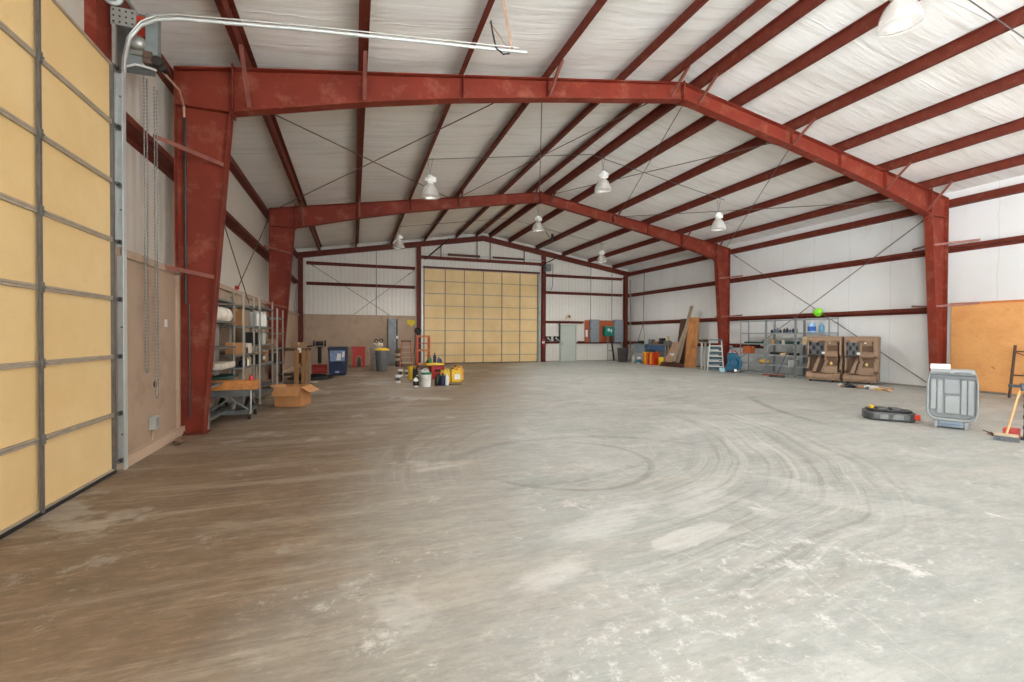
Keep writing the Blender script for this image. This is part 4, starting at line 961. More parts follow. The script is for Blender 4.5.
for i, (x, y, s, lab) in enumerate(((1.56, 16.3, .8, 'left white tin with dark hole beside the orange ladder foot'), (1.80, 16.3, .7, 'right white tin beside the orange ladder foot'), (1.27, 14.1, .75, 'white tin lying nearest on the floor left of the cluster'))):
    t = thing('paint_can', lab, 'can', (x, y, 0), 0, 'white cans left of the cluster')
    m = MB(); m.lathe([(0, 0), (.12*s, 0), (.12*s, .30*s), (.11*s, .31*s), (0, .30*s)], n=18); m.build('can_body', WHITEP, t, smooth=True)
    m = MB(); m.lathe([(.121*s, .08*s), (.122*s, .22*s)], n=18, ) ; m.build('paper_label', M('label_grey', (120, 112, 104)), t, smooth=True)
    m = MB(); m.cyl((0, -.12*s, .15*s), (0, -.128*s, .15*s), .05*s, 10); m.build('dark_spot', BLACK, t)

# left wall fittings near the camera
t = thing('door_motor', 'grey chain-hoist door motor mounted high beside the left overhead door', 'door motor', (-2.33, 6.27, 4.47))
m = MB(); m.box((.10, -.05, .16), (.22, .05, .62), bev=.006); m.build('control_box', M('motor_grey', (140, 148, 146), .45, .2), t)
m = MB(); m.tube([(.03, .08, .26), (.03, -.08, .26), (.03, -.11, .26), (.03, -.125, .26)], [.085, .085, .065, .02], 20).box((-.05, -.06, .13), (.10, .06, .18), bev=.01); m.build('motor_body', GALV, t, smooth=True)
m = MB(); m.box((-.1, -.03, .02), (.08, .06, .2), bev=.008); m.build('gearbox', M('motor_grey'), t)
m = MB(); m.cyl((.22, -.08, .09), (.22, .06, .09), .055, 18).cyl((.26, -.04, .05), (.26, .04, .05), .04, 14); m.build('chain_wheel', DARKM, t, smooth=True)
m = MB(); m.box((.08, -.07, .05), (.17, .05, .19), bev=.01).cyl((.13, -.07, .13), (.13, -.10, .13), .03, 12); m.build('brass_hub', M('brass_hub', (112, 92, 78), .45, .4), t)
m = MB(); m.box((-.02, .0, .36), (.10, .02, .60)); m.build('red_guard', M('guard_red', (190, 60, 30), .5), t)
m = MB(); m.box((-.2, .06, -.03), (.16, .07, .66)); m.build('mounting_plate', GALVD, t)
m = MB(); m.tube([(-.12, -.02, -.02), (0, -.03, .03), (.12, -.03, .02), (.2, -.03, .0)], .012, 6); m.build('flexible_conduit', WHITEP, t)
def hand_chain(label, x, y0, y1, z0, z1, n):
    t = thing('hand_chain', label, 'chain', (x, y0, z0), 0, 'hand chains of the left door')
    for yy in (0, y1-y0):
        pts = [(0, yy, (z1-z0)*k/n) for k in range(n+1)]; rr_ = [.0035 if k % 2 else .0085 for k in range(n+1)]
        m = MB(); m.tube(pts, rr_, 6); m.build('chain_strand', GALVD, t)
    m = MB(); m.tube([(0, 0, 0), (0, (y1-y0)*.3, -.05), (0, (y1-y0)*.7, -.05), (0, y1-y0, 0)], .007, 6); m.build('chain_loop', GALVD, t)
hand_chain('longer steel hand chain hanging from the left door motor', -2.33, 6.46, 6.54, 1.04, 4.5, 170)
hand_chain('shorter steel hand chain hanging behind the longer one', -2.32, 6.72, 6.80, .70, 4.5, 170)
m = MB(); m.tube([(-2.15, 6.45, 4.58), (-2.2, 7.2, 4.72), (-2.28, 7.62, 4.70), (-2.28, 7.63, 4.55)], .014, 8); tag(m.build('metal_conduit', M('conduit_beige', (196, 170, 146), .5)), 'pale angled conduit from the door motor to the nearest left column', 'conduit')
m = MB(); m.cyl((-2.28, 7.66, 1.9), (-2.28, 7.66, 4.55), .018, 8).cyl((-2.24, 7.66, .25), (-2.24, 7.66, 1.9), .014, 8); tag(m.build('column_conduit', DARKM), 'dark vertical conduit strapped to the nearest left column', 'conduit')
t = thing('outlet_box', 'grey outlet box low on the tan board beside the left door', 'outlet', (XL+.03, 6.74, .27))
m = MB(); m.box((0, -.06, 0), (.07, .06, .16), bev=.004); m.build('box_body', M('outlet_grey', (176, 176, 172), .45, .2), t)
m = MB(); m.box((.07, -.045, .02), (.08, .045, .14)); m.build('cover', GALV, t)
m = MB(); m.cyl((.02, 0, -.15), (.02, 0, 0), .008, 6); m.build('riser_pipe', TAN, t)
m = MB(); m.box((0, -.035, -.05), (.01, .035, .05)); o = m.build('wall_plate', WHITEP); o.location = (XL+.03, 7.22, 1.60); tag(o, 'small white wall plate on the tan board', 'wall plate')
m = MB(); m.cyl((0, 0, 0), (.012, 0, 0), .04, 12); o = m.build('round_vent_hole', BLACK); o.location = (XL+.03, 6.86, .82); tag(o, 'dark round hole cover on the tan board', 'hole cover')
m = MB(); m.blob((0, 0, .03), (.05, .16, .035), 2, .25, 9)
for v in m.bm.verts: v.co.z = max(0, v.co.z)
o = m.build('dirt_clump', M('dirt_brown', (110, 84, 66), .9)); o.location = (-2.20, 7.15, 0); tag(o, 'small clump of brown dirt on the floor by the kerb', 'dirt clump')
m = MB(); m.tube([(1.78, 5.98, 5.78), (1.80, 5.95, 5.6), (1.83, 5.90, 5.38), (1.93, 5.88, 5.30), (2.02, 5.88, 5.33)], .012, 8); tag(m.build('extension_cord', BLACK), 'short black cord hooked over the end of the door track', 'cord')
# ================================================================== back wall and right side
BY = WB-.14
t = thing('fire_extinguisher', 'red fire extinguisher hung on the post right of the far door', 'fire extinguisher', (9.86, 22.75, .85))
m = MB(); m.lathe([(0, 0), (.06, 0), (.07, .02), (.07, .34), (.05, .40), (.02, .43), (0, .43)], n=18); m.build('cylinder', REDP, t, smooth=True)
m = MB(); m.lathe([(.072, .18), (.072, .30)], n=18); m.build('paper_label', WHITEP, t, smooth=True)
m = MB(); m.box((-.02, -.05, .43), (.02, .03, .46)).tube([(.02, 0, .44), (.08, -.02, .40), (.09, -.02, .1)], .01, 6); m.build('valve_hose', BLACK, t)
for x, w_, lab in ((10.12, .27, 'left'), (10.62, .27, 'right')):
    t = thing('control_box', f'black control box on the short girt, {lab} of the pair', 'control box', (x+.13, BY-.02, 1.165), 0, 'black boxes on the girt')
    m = MB(); m.box((-w_/2, -.1, 0), (w_/2, .1, .26), bev=.006); m.build('box_body', BLACK, t)
    m = MB(); m.box((-w_*.3, -.105, .1), (-w_*.1, -.1, .2)).box((w_*.05, -.105, .05), (w_*.3, -.105+.004, .1)); m.build('label_plate', WHITEP, t)
t = thing('emergency_light', 'beige rounded light unit mounted above the walk door', 'wall light', (11.52, BY+.0, 2.42))
m = MB(); m.lathe([(0, 0), (.22, 0), (.2, .05), (.15, .16), (.06, .26), (0, .27)], n=20, sy=.4); m.build('housing', M('beige_housing', (208, 190, 168)), t, smooth=True)
m = MB(); m.cyl((0, -.10, .13), (0, -.05, .13), .07, 14); m.build('lens', M('lens_brown', (130, 84, 56)), t)
# electric panels on a red-brown board
m = MB(); m.box((12.55, BY-.02, 1.10), (15.1, BY+.01, 2.36)); 
BRD = M('red_brown_board', (168, 84, 44), .7, 0, .15, 3.)
tag(m.build('backboard', BRD), 'red-brown mounting board behind the grey electric panels', 'board')
def panel(label, x0, x1, z0, z1):
    t = thing('electric_panel', label, 'electric panel', ((x0+x1)/2, BY-.02, z0), 0, 'grey electric panels'); w_ = (x1-x0)/2; h = z1-z0
    m = MB(); m.box((-w_, -.16, 0), (w_, 0, h)); m.build('enclosure', M('panel_grey', (128, 138, 146), .45, .1), t, bevel=.006)
    m = MB(); m.box((-w_+.04, -.175, .04), (w_-.04, -.16, h-.04)); m.build('panel_door', M('panel_grey2', (138, 146, 152), .45, .1), t, bevel=.004)
    m = MB(); m.box((w_-.1, -.19, h*.5), (w_-.07, -.175, h*.5+.1)); m.build('latch', GALV, t)
    return t
panel('tall grey electric panel left of the teal box', 12.83, 13.40, 1.08, 2.40)
panel('tall grey electric panel next to the right corner post', 14.42, 15.02, 1.08, 2.40)
m = MB(); m.box((0, -.01, 0), (.12, 0, .4)); o = m.build('paper_notice', WHITEP); o.location = (12.6, BY-.022, 1.4); tag(o, 'white paper notice at the left end of the mounting board', 'notice')
t = thing('teal_machine', 'teal metal control cabinet with a pale window between the electric panels', 'control cabinet', (14.0, BY-.02, 1.45))
m = MB(); m.box((-.3, -.34, 0), (.3, 0, .56), bev=.03); m.build('casing', M('teal_enamel', (20, 122, 106), .4), t)
m = MB(); m.cyl((-.08, -.35, .36), (-.08, -.34, .36), .09, 18); m.build('gauge', M('gauge_white', (200, 226, 226), .3), t)
m = MB(); m.box((.05, -.35, .22), (.13, -.34, .40)); m.build('label_plate', WHITEP, t)
m = MB(); m.box((.30, -.25, .1), (.36, -.1, .45)); m.build('side_box', M('dark_red', (120, 36, 44)), t)
m = MB(); m.tube([(.14, -.2, 0), (.2, -.25, -.5), (.32, -.3, -1.43)], .055, 10); m.build('hose', BLACK, t)
m = MB(); m.cyl((-.05, -.2, 0), (-.05, -.2, -1.44), .022, 8).cyl((-.05, -.2, -.85), (.2, -.24, -.85), .018, 8); m.build('pipe', GALVD, t)
m = MB(); m.cyl((14.95, BY-.08, 0), (14.95, BY-.08, 1.1), .018, 8).box((14.88, BY-.14, .0), (15.02, BY-.0, .12)); tag(m.build('floor_conduit', GALV), 'pale conduit below the right electric panel with a small floor box', 'conduit')
# waste bin
t = thing('waste_bin', 'dark brown square bin standing in front of the back right corner', 'bin', (14.35, 21.85, 0), -.3)
m = MB(); frustum(m, .2, .2, 0, .25, .25, .74); m.build('bin_body', M('bin_brown', (46, 34, 32), .5), t, bevel=.01)
m = MB(); m.box((-.26, -.26, .72), (.26, .26, .77)); m.build('rim', BLACK, t)
# workbench along the right wall
BX = 14.45
t = thing('workbench', 'long cluttered workbench against the right wall near the back corner', 'workbench', (14.83, 19.7, 0))
m = MB(); m.box((-.38, -1.4, 1.0), (.40, 1.35, 1.05)); m.build('bench_top', M('bench_grey', (118, 116, 112), .6, .1, .2), t)
for x in (-.34, .36):
    for y in (-1.35, 1.3): m = MB(); m.box((x-.02, y-.02, 0), (x+.02, y+.02, 1.0)); m.build('leg', GALV, t)
m = MB(); m.box((-.36, -1.35, .22), (.36, 1.3, .245)); m.build('lower_shelf', GALV, t)
m = MB(); m.box((-.37, -1.25, .72), (.3, .15, .99)); dr = m.build('drawer_unit', M('drawer_blue', (52, 78, 112), .45), t, bevel=.006)
for k in range(3): m = MB(); m.box((-.385, -1.2+k*.45, .76), (-.37, -.78+k*.45, .95)); m.build('drawer_front', M('drawer_blue2', (60, 88, 124), .45), dr)
m = MB(); m.box((-.37, .3, .55), (.3, 1.15, .99)); m.build('side_cabinet', M('cabinet_blue_grey', (122, 136, 144), .5), t, bevel=.006)
for i, (y, w_, h, mt, lab) in enumerate(((18.5, .3, .18, GALVD, 'grey parts box'), (18.9, .2, .3, DARKM, 'dark vise-like block'), (19.3, .32, .14, M('dull_card'), 'flat brown carton'), (19.75, .25, .24, GREYP, 'grey radio-sized case'), (20.15, .2, .3, M('light_grey_plastic'), 'pale upright box'), (20.6, .35, .16, DARKM, 'long dark case'))):
    carton(f'{lab} on top of the workbench at the back right', (14.6, y-w_/2, 1.052), (14.85, y+w_/2, 1.052+h), mt, 'box', 'clutter on the workbench', tape=False, name='bench_box')
for i, (y, mt, l2, lab) in enumerate(((19.45, ORG, YEL, 'orange tote with yellow lid, left of the pair under the workbench'), (18.98, M('deep_orange', (206, 62, 24), .4), ORG, 'deep orange tote, right of the pair under the workbench'))):
    t = thing('storage_tote', lab, 'tote', (14.28, y, 0), -PI/2, 'orange totes')
    m = MB(); frustum(m, .18, .15, 0, .20, .17, .60); m.build('tote_body', mt, t, bevel=.01)
    m = MB(); m.box((-.05, -.18, .05), (.05, -.165, .58)); m.build('front_rib', YEL, t)
    m = MB(); m.box((-.21, -.18, .60), (.21, .18, .64), bev=.008); m.build('lid', l2, t)
pail('plastic_bucket', 'yellow bucket beside the orange totes by the workbench', 'bucket', (14.3, 18.42, 0), .15, .42, YEL, None)
bottle('chemical_bottle', 'white bottle with teal label under the left end of the workbench', 'bottle', (14.3, 20.25, 0), .1, .42, WHITEP, TEAL, labelmat=TEAL)
bottle('chemical_bottle', 'pale bottle by the workbench leg nearest the corner', 'bottle', (14.3, 20.75, 0), .1, .46, M('light_grey_plastic'), WHITEP)
carton('white carton on the floor between the workbench and the yellow level', (14.6, 17.75, .32), (14.9, 18.15, .62), M('box_white2', (220, 216, 208)), name='white_carton')
carton('dark crate under the white carton by the workbench', (14.55, 17.7, 0), (14.95, 18.2, .318), DARKM, 'crate', name='dark_crate', tape=False)
def lean(name, label, cat, quad, th, mat, grp=None):
    m = MB(); m.slab(quad, th); return tag(m.build(name, mat), label, cat, grp)
OB = M('orange_brown_board', (176, 116, 62), .7, 0, .2, 2.4, stretch=(4, 4, .8), dirt=(96, 60, 38), dirt_amt=.7)
PB = M('pinkish_board', (168, 132, 112), .75, 0, .2, 4., stretch=(4, 4, 1), dirt=(110, 78, 60), dirt_amt=.5)
lean('leaning_board', 'tall orange-brown board leaning on the right wall, foremost of the boards', 'board', [(14.62, 17.15, 0), (14.92, 16.72, 0), (15.18, 16.82, 2.33), (15.05, 17.38, 2.35)], .03, OB, 'boards leaning on the right wall')
lean('leaning_board', 'dark brown board leaning behind the tall orange-brown one', 'board', [(15.0, 18.25, 0), (15.0, 17.45, 0), (15.28, 17.45, 2.30), (15.28, 18.2, 2.30)], .03, WOODB, 'boards leaning on the right wall')
lean('leaning_board', 'long weathered grey plank leaning highest among the boards', 'board', [(14.55, 17.75, 0.0), (14.62, 17.55, 0.0), (15.22, 17.26, 2.9), (15.18, 17.42, 2.9)], .03, WOODG, 'boards leaning on the right wall')
lean('leaning_board', 'second weathered plank, shorter, beside the long grey one', 'board', [(14.45, 17.8, 0.25), (14.5, 17.62, 0.25), (15.0, 17.42, 1.8), (14.95, 17.58, 1.8)], .03, WOODG, 'boards leaning on the right wall')
lean('leaning_board', 'short pinkish-brown board leaning left of the grey planks', 'board', [(14.4, 18.35, .1), (14.45, 17.85, .1), (14.95, 17.9, 1.15), (14.9, 18.3, 1.15)], .03, PB, 'boards leaning on the right wall')
m = MB(); m.box((-.045, -.02, 0), (.045, .02, 1.25)); o = m.build('spirit_level', M('level_yellow', (214, 176, 40), .45)); o.location = (14.72, 18.42, .22); o.rotation_euler = (0, 0, .5); 
tag(o, 'upright yellow level standing beside the leaning boards', 'level')
m = MB(); m.box((14.55, 18.3, 0), (14.9, 18.6, .22)); tag(m.build('timber_block', WOODB), 'dark timber block under the yellow level', 'timber block')
for i, (a, b, z, lab) in enumerate((((14.1, 18.2), (14.3, 16.9), .0, 'lowest'), ((14.2, 18.3), (14.42, 17.0), .075, 'middle'), ((14.12, 18.1), (14.36, 17.1), .15, 'topmost'))):
    m = MB(); m.bar((*a, z+.04), (*b, z+.04), .14, .07, up=(0, 0, 1)); tag(m.build('scrap_timber', WOODB if i != 1 else M('red_brown_timber', (104, 56, 42), .7)), f'dark scrap timber on the floor before the leaning boards, {lab} of three', 'timber', 'scrap timbers')
# ladder, boxes
AL = M('aluminium_rail', (196, 198, 192), .4, .2, .06)
st = step_ladder('aluminium step ladder with dark teal steps in front of the second right column', (14.42, 15.02, 0), -.75, .62, 1.28, 5, AL, AL, .3, M('teal_top', (44, 84, 92), .4))
for i in range(5):
    f = (i+.55)/6; ww = .31+(.22-.31)*f; y = -.3*(1-f)+.05; z = 1.28*f
    m = MB(); m.box((-ww+.03, y, z-.06), (ww-.03, y+.012, z+.075)); m.build('riser_panel', M('dark_teal_panel', (44, 70, 78), .5, 0, .4, 30.), st)
carton('small brown box balanced on the rear leg side of the aluminium ladder', (14.25, 15.62, 1.2), (14.6, 15.82, 1.32), WOODB, tape=False, name='wood_block')
m = MB(); m.box((14.22, 15.60, 0), (14.28, 15.66, 1.2)).box((14.56, 15.76, 0), (14.62, 15.82, 1.2)).box((14.22, 15.6, 1.16), (14.62, 15.82, 1.2)).bar((14.25, 15.63, .3), (14.59, 15.79, .9), .03)
tag(m.build('trestle', AL), 'pale metal trestle behind the aluminium ladder', 'trestle')
# air mover
t = thing('air_mover', 'bright blue snail-shaped air mover on a white wheel beside the second right column', 'air mover', (14.55, 14.25, 0), -.75)
prof = [(-.30, .08), (.10, .05), (.25, .10), (.33, .25), (.34, .45), (.27, .62), (.14, .76), (-.02, .80), (-.18, .77), (-.22, .6), (-.20, .42), (-.24, .25)]
m = MB(); m.prism(prof, 1, -.2, .2); m.build('housing', M('mover_blue', (8, 84, 112), .65), t, bevel=.03)
m = MB(); m.torus((.05, -.205, .42), .16, .02, 'Y', 24, 8)
for k in range(8): m.bar((.05, -.205, .42), (.05+.16*math.cos(k*PI/4), -.205, .42+.16*math.sin(k*PI/4)), .01)
m.build('intake_grille', M('grille_blue', (20, 84, 120), .4), t)
m = MB(); m.tube([(-.2, 0, .72), (-.1, 0, .87), (.1, 0, .87), (.2, 0, .72)], .022, 8); m.build('handle', M('handle_red', (150, 44, 60), .4), t)
for y in (-.23, .23):
    m = MB(); m.cyl((.10, y-.02, .09), (.10, y+.02, .09), .09, 18); w_ = m.build('wheel', RUB, t, smooth=True)
    m = MB(); m.cyl((.10, y-.024, .09), (.10, y+.024, .09), .058, 16); m.build('hub', WHITEP, w_)
m = MB(); m.box((-.48, -.16, .02), (-.26, .16, .16), bev=.02).cyl((-.4, -.18, .05), (-.4, .18, .05), .05, 12); m.build('outlet_nozzle', M('mover_pale', (170, 206, 214), .4), t)
bottle('white_bottle', 'white bottle on the floor behind the blue air mover', 'bottle', (14.95, 14.75, 0), .1, 1.0, WHITEP, TEAL)

# shelving on the right wall
GS = M('shelf_grey_steel', (146, 151, 153), .5, .0, .12, 10.)
SY = [14.18, 12.96, 11.74]
for k, y in enumerate(SY):
    shelving('steel_shelving', ('grey steel shelving next to the second right column', 'middle grey steel shelving on the right wall, a broom leaning on it', 'grey steel shelving half hidden by the brown plastic machines')[k],
             (14.88, y, 0), -PI/2, 1.19, .44, 2.12, (.06, .40, .78, 1.18, 1.60, 2.08), beams_only=(.06, 2.08), mat=GS, grp='right wall shelving')
def on(y, z, mk): return mk(y, z)
carton('dark green flat tray on the third shelf up, nearest the column', (14.95, 13.35, 1.18), (15.2, 14.05, 1.25), M('dark_green_board'), 'tray', tape=False, name='green_tray')
carton('orange box on the shelf below the green tray', (14.95, 13.75, .78), (15.2, 14.12, 1.06), M('box_orange', (176, 90, 44), .6), name='orange_box')
m = MB(); m.blob((0, 0, .09), (.12, .22, .10), 3, .08, 4)
for v in m.bm.verts: v.co.z = max(0, v.co.z)
o = m.build('yellow_bag', M('bag_yellow', (222, 172, 78), .6), smooth=True); o.location = (15.08, 13.2, .40); tag(o, 'crumpled yellow bag on the low shelf near the blue air mover', 'bag')
mats = [DARKM, M('slate_blue'), GREYP, BLACK, M('navy_plastic'), DARKM, M('slate_blue'), BLACK, GREYP]
names = ['dark', 'slate blue', 'grey', 'black', 'navy', 'dark brown-grey', 'second slate blue', 'second black', 'last grey']
for i in range(9):
    bottle('oil_bottle', f'small {names[i]} bottle in the row on the top of the middle right shelving', 'bottle', (15.05, 12.86-i*.12-(.04 if i > 3 else 0), 1.60), .045, .13+.03*((i*7) % 3), mats[i], BLACK, 'bottles on the top right shelf')
for i, (y, w_, h, mt, lab) in enumerate(((12.75, .16, .16, M('tin_tan'), 'tan tin box'), (12.52, .16, .12, GREYP, 'grey parts box'), (12.3, .14, .16, M('light_grey_plastic'), 'pale parts box'))):
    carton(f'{lab} on the middle shelf of the middle right shelving', (14.95, y-w_/2, 1.18), (15.15, y+w_/2, 1.18+h), mt, 'box', 'small boxes on the middle right shelf', tape=False, name='parts_box')
carton('long black-green case on the middle right shelving, above the leaning broom', (14.92, 11.80, 1.18), (15.15, 12.2, 1.28), M('black_green', (34, 58, 54)), 'case', tape=False, name='long_case')
carton('beige first-aid sized box on the shelving near the brown machines', (14.95, 11.2, 1.18), (15.2, 11.55, 1.46), M('beige_box', (204, 184, 148)), name='beige_box')
carton('black flat case on the fourth shelf down of the middle right shelving', (14.95, 12.45, .78), (15.15, 12.85, .87), BLACK, 'case', tape=False, name='flat_case')
carton('sand-coloured flat package next to the black flat case', (14.95, 12.15, .78), (15.15, 12.42, .85), M('sand_package', (206, 176, 118)), 'package', tape=False, name='flat_package')
carton('dark flat case at the right end of the fourth shelf down', (14.95, 11.80, .78), (15.15, 12.1, .86), DARKM, 'case', tape=False, name='flat_case')
carton('grey wire basket on the low shelf behind the leaning broom', (14.95, 11.80, .40), (15.15, 12.1, .62), M('light_grey_plastic'), 'basket', tape=False, name='basket')
carton('small grey box on the low shelf right of the grey basket', (14.95, 11.35, .40), (15.1, 11.6, .52), GREYP, 'box', tape=False, name='parts_box')
bottle('detergent_jug', 'pale blue jug with handle on the top shelf near the lime helmet', 'jug', (15.05, 11.28, 1.60), .12, .38, M('pale_blue_plastic', (150, 186, 220), .4), WHITEP, handle=True, labelmat=M('blue_label', (50, 96, 170)))
bottle('blue_bottle', 'square-shouldered blue bottle right of the pale blue jug', 'bottle', (15.05, 10.93, 1.60), .085, .33, M('mid_blue_plastic', (110, 160, 192), .4), M('mid_blue_plastic'))
# lime helmet on the girt
t = thing('hard_hat', 'lime green hard hat hung on the red girt above the shelving', 'hard hat', (WR-.195, 11.27, 2.31))
t.scale = (.88, .88, .9)
t.rotation_euler = (0, -PI/2, 0)
m = MB(); m.lathe([(.155, .0), (.15, .06), (.12, .125), (.06, .16), (0, .168)], n=24, sx=.9); m.build('shell', M('lime_plastic', (126, 214, 26), .35), t, smooth=True)
m = MB(); m.lathe([(.15, 0), (.185, -.004), (.185, .006), (.15, .012)], n=24, sx=.9); m.build('brim', M('lime_plastic'), t, smooth=True)
m = MB(); m.lathe([(0, .002), (.15, .002)], n=24, sx=.9).box((.08, -.05, .02), (.1, -.02, .06)); m.build('liner', BLACK, t)
# push broom leaning on the shelving
def broom(name, label, head, top, hw, hmat, smat, bristle, ang):
    t = thing(name, label, 'broom', (head[0], head[1], 0), ang)
    d = Matrix.Rotation(-ang, 3, 'Z') @ (Vector(top)-Vector((head[0], head[1], .09)))
    m = MB(); m.cyl((0, 0, .09), tuple(Vector((0, 0, .09))+d), .014, 10); m.build('handle', smat, t, smooth=True)
    m = MB(); m.box((-hw, -.035, .065), (hw, .035, .10), bev=.006); m.build('broom_head', hmat, t)
    m = MB(); frustum(m, hw*1.03, .055, 0, hw*.97, .03, .065); m.build('bristles', bristle, t)
    return t
broom('push_broom', 'push broom with a dark blue handle leaning against the right shelving', (14.30, 12.0), (14.86, 11.93, 1.14), .24, M('broom_red_brown', (128, 70, 50)), M('handle_navy', (44, 66, 92), .4), BLACK, -1.2)
m = MB(); m.box((-.25, -.06, 0), (.25, .06, .05)); o = m.build('floor_scraper', M('scraper_red', (140, 64, 46))); o.location = (14.6, 12.55, 0); o.rotation_euler = (0, 0, -1.4); tag(o, 'short reddish plank on the floor beside the broom head', 'plank')

# brown moulded machines
BM = M('brown_moulded_plastic', (146, 118, 94), .6, 0, .12, 2.5, dirt=(104, 80, 62), dirt_amt=.6)
BMD = M('brown_plastic_recess', (104, 78, 58), .65, 0, .15, 3., dirt=(92, 66, 48), dirt_amt=.5)
def machine(label, loc, rz, w, right_round):
    t = thing('moulded_machine', label, 'machine', loc, rz, 'brown moulded machines'); h = 1.40; d = .42; z0 = .1
    hw = w/2
    # outer shell: back, sides, hood
    side = [(-.05, z0+.22), (-d*.5, z0+.30), (-d*.28, .62), (-d*.2, .78), (-d*.55, .88), (-d*.55, h-.02), (-d*.40, h+.05), (d*.5, h+.05), (d*.5, z0), (-.05, z0)]
    for x0, x1 in ((-hw, -hw+.05), (hw-(.12 if right_round else .06), hw)):
        m = MB(); m.prism(side, 0, x0, x1); m.build('side_wall', BM, t, bevel=.015)
    m = MB(); m.box((-hw+.04, .12, z0), (hw-.04, .2, h)); m.build('back_panel', BMD, t)
    m = MB(); m.prism([(-.30, z0+.04), (-.28, z0+.15), (-.12, z0+.22), (.12, z0+.22), (.12, z0-.0), (-.28, z0)], 0, -hw-.02, hw-.02); m.build('base_lip', BM, t, bevel=.02)
    m = MB(); m.box((-hw-.01, -.30, z0-.035), (hw-.02, .16, z0+.0)); m.build('bottom_rim', BM, t, bevel=.01)
    m = MB(); m.prism([(-.26, h-.06), (-.14, h+.07), (.2, h+.07), (.2, h-.02), (-.2, h-.12)], 0, -hw+.02, hw-.02); m.build('hood', BM, t, bevel=.02)
    m = MB()
    for x in (-hw+.25, -hw+.62): m.prism([(x-.16, h-.03), (x+.16, h-.03), (x+.06, h-.13), (x-.06, h-.13)], 1, -.262, -.20)
    m.build('hood_crest', BM, t, bevel=.012)
    # lower bays with slanting fins
    for x in (-hw+.28, hw-.42):
        m = MB(); m.slab([(x-.12, -.24, z0+.2), (x-.02, -.24, z0+.2), (x+.10, .0, .88), (x+.03, .0, .88)], .04).slab([(x-.12, -.24, z0+.2), (x+.03, .0, .88), (x+.03, .12, .88), (x-.06, .12, z0+.2)], .02)
        m.build('bay_fin', BM, t, bevel=.01)
    m = MB(); m.slab([(-hw+.05, -.02, z0+.22), (hw-.32, -.02, z0+.22), (hw-.32, .1, .88), (-hw+.05, .1, .88)], .02); m.build('bay_slope', BMD, t)
    # dark bottle grid upper left
    gx0, gx1, gz0, gz1 = -hw+.03, hw-.48, .88, 1.32
    m = MB(); m.box((gx0, -.16, gz0), (gx1, .12, gz1)); m.build('grid_recess', M('recess_dark', (64, 58, 56), .6, 0, .3, 14.), t)
    n = 4
    for i in range(n):
        for j in range(3):
            x = gx0+(gx1-gx0)*(i+.5)/n; z = gz0+(gz1-gz0)*(j+.5)/3
            m = MB(); m.box((x-.038, -.185, z-.052), (x+.038, -.16, z+.052), bev=.006); m.build('grid_cell', M('cell_blue_grey', (96, 102, 110), .4, 0, .35, 20.) if (i+j) % 2 else BLACK, t)
    m = MB()
    for i in range(n+1): x = gx0+(gx1-gx0)*i/n; m.box((x-.008, -.20, gz0), (x+.008, -.16, gz1))
    for j in range(4): z = gz0+(gz1-gz0)*j/3; m.box((gx0, -.20, z-.008), (gx1, -.16, z+.008))
    m.build('grid_frame', M('grid_frame_grey', (92, 88, 86), .5), t)
    m = MB(); m.box((gx0, -.20, gz0-.05), (gx1, -.15, gz0-.01)); m.build('grid_ledge', DARKM, t)
    # right tower
    tx0, tx1 = hw-.44, hw-.10
    m = MB(); m.box((tx0, -.12, .70), (tx1, .12, h-.1)); m.build('tower', BMD, t)
    m = MB(); m.prism([(-.2, .80), (-.24, .84), (-.24, .94), (-.12, 1.0), (-.12, .78)], 0, tx0, tx1).box((tx0-.02, -.2, .7), (tx0+.04, -.1, h-.08)); m.build('tower_bracket', BM, t, bevel=.008)
    m = MB(); m.prism([(tx0+.02, 1.18), (tx1-.02, 1.18), (tx1-.08, 1.34), (tx0+.10, 1.36)], 1, -.17, -.12); m.build('tower_vane', BM, t, bevel=.01)
    m = MB(); m.cyl((tx0+.12, -.18, 1.27), (tx0+.12, -.16, 1.27), .03, 12); m.build('bulb', M('bulb_white', (236, 226, 206), .3), t)
    m = MB(); m.box((tx0-.08, -.225, .90), (tx0+.01, -.2, .97)); m.build('white_tag', WHITEP, t)
    m = MB(); m.box((tx0-.02, -.27, z0+.18), (tx1, -.02, z0+.42)); m.build('side_pocket', BM, t, bevel=.015)
    m = MB(); m.box((tx0+.02, -.10, .45), (tx1-.02, .1, .76)); m.build('tower_base', BMD, t)
    m = MB(); m.prism([(tx0+.11, .60), (tx0+.14, .55), (tx0+.18, .56), (tx0+.19, .62), (tx0+.15, .66)], 1, -.125, -.10); m.build('yellow_tag', M('tag_yellow', (226, 196, 110)), t)
    for x in (-hw+.1, hw-.22):
        m = MB(); m.cyl((x-.02, -.2, .035), (x+.02, -.2, .035), .035, 12).box((x-.03, -.23, .05), (x+.03, -.17, z0-.03)); m.build('caster', DARKM, t)
    return t
machine('brown moulded plastic machine with a dark bottle grid, left of the pair', (14.56, 10.44, 0), -1.16, .94, False)
machine('brown moulded plastic machine with a dark bottle grid, right of the pair', (14.93, 9.55, 0), -1.16, .84, True)

